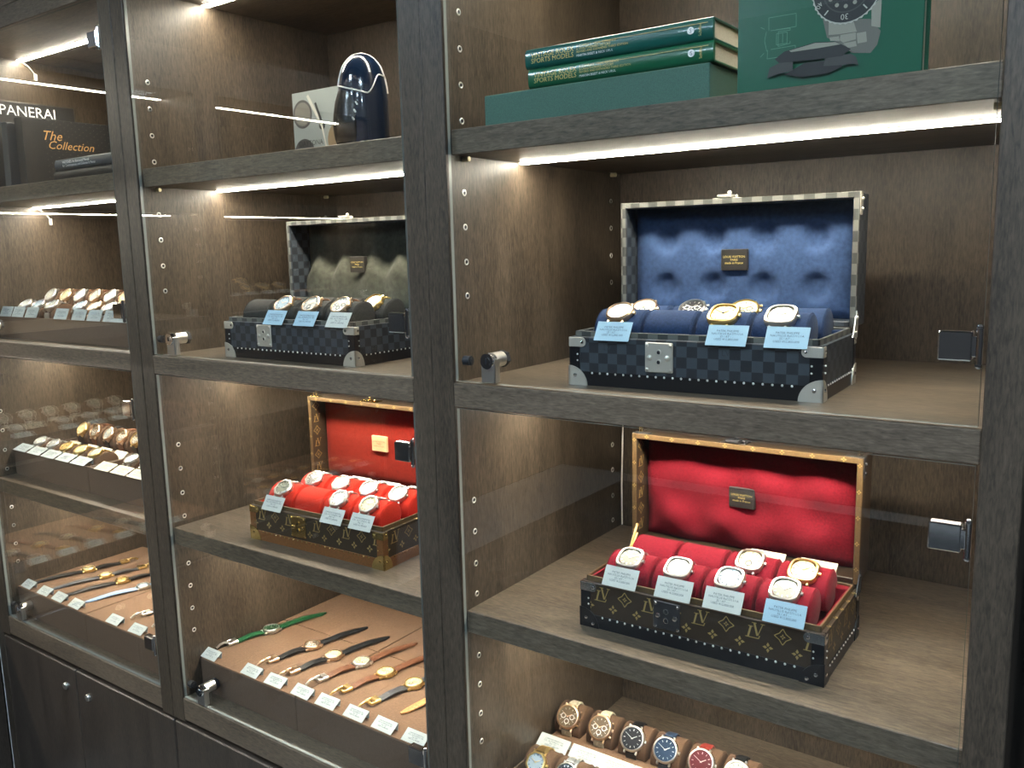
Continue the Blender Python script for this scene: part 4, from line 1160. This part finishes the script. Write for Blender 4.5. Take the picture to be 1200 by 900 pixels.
for nm, z0, hh, x0, x1, m in bks:
    b_ = book_flat('hardback_book', '%s of two green hardbacks with gold spine lettering stacked on the slipcase' % nm, x0, x1, 0.0260, 0.205, z0, z0 + hh, m, PAGES, 'two green hardbacks')
    zc = z0 + hh / 2
    yt = 0.0255
    lettering('VINTAGE ROLEX\nSPORTS MODELS', 0.0090, INKG, b_, (x0 + 0.010, yt, zc), FRONT, spacing=0.80)
    lettering('A COMPLETE VISUAL REFERENCE\n& UNAUTHORISED HISTORY\nREVISED AND EXPANDED THIRD EDITION', 0.0040, INKG, b_, (x0 + 0.082, yt, zc + 0.0022), FRONT, spacing=0.9)
    lettering('MARTIN SKEET & NICK URUL', 0.0042, INKW, b_, (x0 + 0.082, yt, zc - 0.0062), FRONT)
    lettering('Schiffer', 0.0050, INKG, b_, (x1 - 0.016, yt, zc - 0.008), (PI / 2, -PI / 2, 0))
    em = MB().lathe([(0, 0.0006), (0.0044, 0.0006), (0.0044, 0)], 18, Matrix.Translation((x1 - 0.028, yt + 0.0004, zc)) @ Matrix.Rotation(PI / 2, 4, 'X'))
    em.build('emblem', INKW, b_)
    lettering('S', 0.007, INK, b_, (x1 - 0.028, yt - 0.0003, zc), FRONT, 'CENTER')
    MB().box(x0 + 0.110, x1 - 0.006, yt - 0.0001, yt + 0.0003, z0 + hh - 0.0068, z0 + hh - 0.0062).build('gold_rule', INKG, b_)
# tall green book standing with its cover to the front
GRN4 = plain('green_cover', (0.006, 0.088, 0.046), 0.28, coat=0.3)
t = thing('hardback_book', 'tall green book standing upright with printed steel watches on the cover', 'book', (0, 0, 0))
bx0, bx1, by0, by1, bz1 = -0.3975, -0.1985, 0.0155, 0.0480, 1.945
b = MB(); c = 0.003
b.box(bx0, bx1, by0, by0 + c, Z1, bz1, 0.0006); b.box(bx0, bx1, by1 - c, by1, Z1, bz1, 0.0006); b.box(bx0, bx0 + c, by0 + c, by1 - c, Z1, bz1)
b.build('cover', GRN4, t)
MB().box(bx0 + c, bx1 - 0.004, by0 + c, by1 - c, Z1 + 0.003, bz1 - 0.004).build('pages', PAGES, t)
GR = {k: plain('print_' + k, v, 0.4) for k, v in dict(steel=(0.27, 0.25, 0.20), pale=(0.42, 0.40, 0.34), mid=(0.13, 0.12, 0.10), dark=(0.045, 0.042, 0.040), black=(0.014, 0.014, 0.014), line=(0.10, 0.24, 0.15)).items()}
lay = [0]
def cover_poly(nm, pts, m):
    lay[0] += 1
    y = by0 - 0.00012 * lay[0] - 0.0001
    b = MB().add([(x, y, z) for x, z in pts], [tuple(range(len(pts)))])
    b.build(nm, GR[m], t, 0, recalc=False)
cx, cz, cr = -0.2766, 1.7660, 0.0372
cover_poly('printed_bracelet', [(-0.3013, 1.7387), (-0.2513, 1.7306), (-0.2405, 1.7168), (-0.2434, 1.7035), (-0.25, 1.6958), (-0.2694, 1.6986), (-0.2786, 1.7078), (-0.2961, 1.7184)], 'mid')
for q in ([(-0.2947, 1.7336), (-0.2687, 1.7311), (-0.2648, 1.7198), (-0.2826, 1.7199), (-0.2944, 1.7208)], [(-0.2817, 1.7189), (-0.2657, 1.719), (-0.2654, 1.712), (-0.2787, 1.7105), (-0.2824, 1.7137)],
          [(-0.2934, 1.718), (-0.2834, 1.7179), (-0.2823, 1.7128), (-0.2923, 1.7143)], [(-0.2648, 1.718), (-0.2552, 1.7183), (-0.2539, 1.7077), (-0.2635, 1.7074)], [(-0.2787, 1.7096), (-0.2654, 1.7103), (-0.2643, 1.7048), (-0.2731, 1.7044)],
          [(-0.2505, 1.7440), (-0.2405, 1.7500), (-0.2410, 1.7200), (-0.2500, 1.7230)]):
    cover_poly('printed_link', q, 'steel')
def ringp(r, n=40, wob=0): return [(cx + (r + (wob if k % 2 else 0)) * math.cos(2 * PI * k / n), cz + (r + (wob if k % 2 else 0)) * math.sin(2 * PI * k / n)) for k in range(n)]
cover_poly('printed_bezel', ringp(cr, 80, -0.0014), 'pale')
cover_poly('printed_bezel', ringp(cr - 0.0022), 'black')
cover_poly('printed_dial', ringp(cr - 0.0120), 'dark')
cover_poly('printed_dial', ringp(cr - 0.0135), 'black')
for k in range(12):
    a = 2 * PI * k / 12; r0 = cr - 0.0185
    px, pz = cx + r0 * math.cos(a), cz + r0 * math.sin(a)
    cover_poly('printed_marker', [(px + 0.0022 * math.cos(q), pz + 0.0022 * math.sin(q)) for q in [2 * PI * i / 10 for i in range(10)]], 'steel')
for a in (R(228), R(312)):
    px, pz = cx + (cr - 0.007) * math.cos(a), cz + (cr - 0.007) * math.sin(a)
    d0 = Vector((math.cos(a), math.sin(a))); n0 = Vector((-d0.y, d0.x))
    cover_poly('printed_marker', [tuple(Vector((px, pz)) + d0 * i * 0.003 + n0 * j * 0.0007) for i, j in ((-1, -1), (1, -1), (1, 1), (-1, 1))], 'pale')
lettering('30', 0.0085, GR['pale'], t, (cx, by0 - 0.006, cz - cr + 0.0070), (PI / 2, PI, 0), 'CENTER')
lettering('40', 0.0075, GR['pale'], t, (cx - 0.0270, by0 - 0.006, cz - 0.0145), (PI / 2, R(125), 0), 'CENTER')
cover_poly('printed_case', [(-0.3412, 1.6849), (-0.3186, 1.6947), (-0.2817, 1.6932), (-0.2778, 1.6856), (-0.2922, 1.6803), (-0.3219, 1.6796)], 'black')
cover_poly('printed_case', [(-0.3608, 1.6836), (-0.3581, 1.6945), (-0.3474, 1.6982), (-0.3319, 1.6983), (-0.3317, 1.6882), (-0.351, 1.6861)], 'dark')
cover_poly('printed_case', [(-0.2979, 1.6883), (-0.2964, 1.6979), (-0.2693, 1.6971), (-0.2639, 1.6934), (-0.2609, 1.6842), (-0.2672, 1.6868), (-0.2815, 1.687)], 'dark')
cover_poly('printed_case', [(-0.3524, 1.703), (-0.3418, 1.7098), (-0.3079, 1.7148), (-0.2859, 1.7124), (-0.2786, 1.7078), (-0.2695, 1.7021), (-0.2782, 1.6963), (-0.3037, 1.6963), (-0.3474, 1.6982)], 'black')
cover_poly('printed_crystal', [(-0.3361, 1.7099), (-0.3079, 1.7139), (-0.2859, 1.7116), (-0.2804, 1.7086), (-0.304, 1.708), (-0.3341, 1.7081)], 'steel')
b = MB(); yl = by0 - 0.0004
PL = lambda u, v: (u, yl, v)
for pts in ([(-0.3613, 1.7494), (-0.3304, 1.7493), (-0.3301, 1.7353), (-0.3531, 1.7353)], [(-0.3613, 1.7494), (-0.361, 1.7356)], [(-0.3623, 1.7053), (-0.3302, 1.7054), (-0.3305, 1.7154), (-0.3585, 1.7149)], [(-0.3623, 1.7053), (-0.3620, 1.7150)],
            [(-0.359, 1.7353), (-0.3367, 1.7346), (-0.3367, 1.7325), (-0.350, 1.7330), (-0.350, 1.717), (-0.3364, 1.7185), (-0.3364, 1.7209)], [(-0.345, 1.730), (-0.345, 1.720)], [(-0.352, 1.731), (-0.340, 1.731), (-0.340, 1.719), (-0.352, 1.719), (-0.352, 1.731)], [(-0.3638, 1.7350), (-0.3657, 1.7253), (-0.3630, 1.7137)], [(-0.366, 1.738), (-0.3705, 1.7405)], [(-0.366, 1.712), (-0.3705, 1.708)]):
    for p, q in zip(pts, pts[1:]): stroke(b, PL, p, q, 0.0006)
b.build('line_drawing', GR['line'], t, 0, recalc=False)

# left cabinet, upper shelf
DKBK = plain('black_cover', (0.016, 0.016, 0.016), 0.45, noise=0.0)
def book_side(name, label, x0, x1, y0, y1, z0, z1, m, rot=0):
    """hardback standing against the left side wall, cover facing right, spine to the front"""
    t = thing(name, label, 'book', (x0, y0, z0), (0, R(rot), 0)); w, l, h = x1 - x0, y1 - y0, z1 - z0
    c = 0.003; b = MB()
    b.box(0, c, 0, l, 0, h, 0.0006); b.box(w - c, w, 0, l, 0, h, 0.0006); b.box(c, w - c, 0, c, 0, h)
    b.build('cover', m, t)
    MB().box(c, w - c, c, l - 0.004, 0.003, h - 0.004).build('pages', PAGES, t)
    return t
tc_ = book_side('hardback_book', 'large black book standing sideways with copper script on its cover', -2.240, -2.205, 0.075, 0.325, Z1 + 0.0002, 1.838, DKBK)
SIDE = (PI / 2, 0, PI / 2)
lettering('The', 0.032, INKO, tc_, (0.0354, 0.043, 0.128), SIDE, shear=0.35)
lettering('Collection', 0.028, INKO, tc_, (0.0354, 0.056, 0.106), SIDE, shear=0.35)
b = MB()
for i in range(20):
    for j in range(11):
        y, z = 0.055 + i * 0.0095, 0.012 + j * 0.0145 + (i % 2) * 0.007
        b.box(0.03505, 0.0354, y - 0.0006, y + 0.0006, z - 0.0006, z + 0.0006)
b.build('cover_dots', plain('dot_print', (0.16, 0.14, 0.11), 0.5), tc_)['kind'] = 'stuff'
pn = book_side('hardback_book', 'black book with white capital lettering at the far left wall', -2.372, -2.335, 0.0, 0.262, Z1 + 0.0002, 1.892, DKBK)
pn.location.y = 0.016
lettering('PANERAI', 0.036, INKW, pn, (0.0374, 0.070, 0.200), SIDE)
book_side('hardback_book', 'slim grey-black book leaning beside the copper script book', -2.285, -2.256, 0.060, 0.270, Z1 + 0.002, 1.830, plain('grey_cover', (0.05, 0.052, 0.055), 0.5), 3)
fb = book_flat('hardback_book', 'slate grey book with white lettering lying on top of a black one', -1.985, -1.715, 0.030, 0.150, Z1 + 0.0220, Z1 + 0.0450, plain('slate_cover', (0.045, 0.052, 0.060), 0.4), PAGES)
lettering("WATCHES: An Illustrated Manual\nfor Contemporary and Collector's Pieces", 0.0080, INKW, fb, (-1.950, 0.0294, Z1 + 0.0335), FRONT, spacing=0.9)
book_flat('hardback_book', 'thin black book lying directly on the shelf under a slate one', -1.992, -1.708, 0.030, 0.155, Z1, Z1 + 0.0215, DKBK, PAGES)

# ------------------------------------------------------------------ middle cabinet, upper shelf: helmet ornament and dial book
SILV = plain('silver_print', (0.24, 0.26, 0.25), 0.3, 0.3)
t = thing('hardback_book', 'silver book with instrument dials on its cover behind the helmet', 'book', (0, 0, 0))
x0, x1, y0, y1, z1 = -1.486, -1.290, 0.290, 0.318, 1.832
b = MB(); c = 0.003
b.box(x0, x1, y0, y0 + c, Z1, z1, 0.0006); b.box(x0, x1, y1 - c, y1, Z1, z1, 0.0006); b.box(x0, x0 + c, y0 + c, y1 - c, Z1, z1)
b.build('cover', SILV, t)
MB().box(x0 + c, x1 - 0.003, y0 + c, y1 - c, Z1 + 0.002, z1 - 0.003).build('pages', PAGES, t)
DK, PA = GR['dark'], GR['pale']
def disc(px, pz, r, m, k):
    MB().lathe([(0, 0.0003 * k), (r, 0.0003 * k), (r, 0)], 28, Matrix.Translation((px, y0, pz)) @ Matrix.Rotation(PI / 2, 4, 'X')).build('printed_disc', m, t)
disc(-1.4556, 1.787, 0.029, DK, 1); disc(-1.4556, 1.787, 0.024, GR['mid'], 2)
disc(-1.345, 1.727, 0.038, plain('print_amber', (0.16, 0.11, 0.06), 0.4), 1); disc(-1.455, 1.705, 0.032, DK, 1); disc(-1.335, 1.792, 0.024, GR['mid'], 1); disc(-1.398, 1.760, 0.009, GR['black'], 2)
b = MB(); PB = lambda u, v: (u, y0 - 0.0012, v)
stroke(b, PB, (-1.398, 1.760), (-1.437, 1.823), 0.007); stroke(b, PB, (-1.398, 1.760), (-1.384, 1.700), 0.004)
b.build('printed_hand', PA, t, 0, recalc=False)
b = MB(); stroke(b, lambda u, v: (u, y0 - 0.0016, v), (-1.396, 1.763), (-1.414, 1.806), 0.006)
b.build('printed_hand', GR['black'], t, 0, recalc=False)
lettering('DAYTONA', 0.015, GR['black'], t, (-1.470, y0 - 0.0012, 1.727), FRONT)

HN = plain('navy_lacquer', (0.003, 0.010, 0.026), 0.15, coat=0.5)
HB = plain('black_visor', (0.004, 0.004, 0.005), 0.25)
HW = plain('white_piping', (0.75, 0.72, 0.66), 0.35)
t = thing('helmet_ornament', 'navy lacquered helmet ornament with white piping and black visor', 'helmet', (-1.163, 0.175, Z1), (0, 0, math.atan2(-0.70, -0.713)))
prof = [(0.0, 0.0), (0.043, 0.0), (0.0445, 0.02), (0.0455, 0.06), (0.0450, 0.095), (0.0432, 0.118), (0.0395, 0.138), (0.0330, 0.156), (0.0245, 0.168), (0.0135, 0.1760), (0.0, 0.1785)]
def hr(z):
    for (r0, z0), (r1, z1_) in zip(prof[1:], prof[2:]):
        if z0 <= z <= z1_: return r0 + (r1 - r0) * (z - z0) / (z1_ - z0)
    return 0.0
MB().lathe(prof, 40).build('shell', HN, t, 60)
pts = [(hr(z), z) for z in [0.122, 0.134, 0.146, 0.155, 0.163, 0.170, 0.175]]
arc = [(r + 0.0006, 0, z) for r, z in pts] + [(0, 0, 0.1792)] + [(-r - 0.0006, 0, z) for r, z in pts[::-1]] + [(-hr(0.11) - 0.0006, 0, 0.11)]
MB().tube(arc, 0.0018, 8).build('piping', HW, t, 60)
br = []
for k in range(33):
    a = PI * k / 32; q = k / 32
    z = 0.124 - 0.020 * (q / 0.55 if q < 0.55 else 1.0)
    if q >= 0.55: z = 0.104 + 0.034 * 0.5 * (1 - math.cos(PI * min(1, (q - 0.55) / 0.22)))
    r = hr(z) + 0.0004
    br.append((r * math.cos(a), r * math.sin(a), z))
MB().tube(br, 0.0012, 6).build('piping', HW, t, 60)
def visor(u, v):
    a = -R(78) + R(156) * u; z = 0.022 + 0.098 * v
    s_ = math.sin(PI * u) ** 0.5 * math.sin(PI * min(1.0, 0.10 + 0.9 * v)) ** 0.5
    r = hr(z) - 0.004 + 0.013 * s_ * (1.3 - 0.75 * v)
    return (r * math.cos(a) * 1.02, r * math.sin(a), z)
MB().grid(28, 16, visor).build('visor', HB, t, 60)
b = MB()
for k in range(3):
    z = 0.060 + 0.013 * k; a = R(72 + 4 * k - 4); r = hr(z) + 0.004
    b.box(-0.003, 0.003, -0.001, 0.001, -0.0012, 0.0012, M=Matrix.Translation((r * math.cos(a), r * math.sin(a), z)) @ Matrix.Rotation(a - PI / 2, 4, 'Z') @ Matrix.Rotation(R(-60), 4, 'Y'))
b.build('visor_clip', HW, t)
# cable down the rear corner of the right cabinet
tag(MB().tube([(XR + 0.008, 0.512, 1.26), (XR + 0.010, 0.514, 1.15), (XR + 0.007, 0.513, 1.02), (XR + 0.012, 0.505, 0.940)], 0.0016, 6).build('power_cable', plain('white_plastic', (0.8, 0.78, 0.7), 0.5)), 'thin white power cable down the rear corner behind the crimson trunk', 'cable')
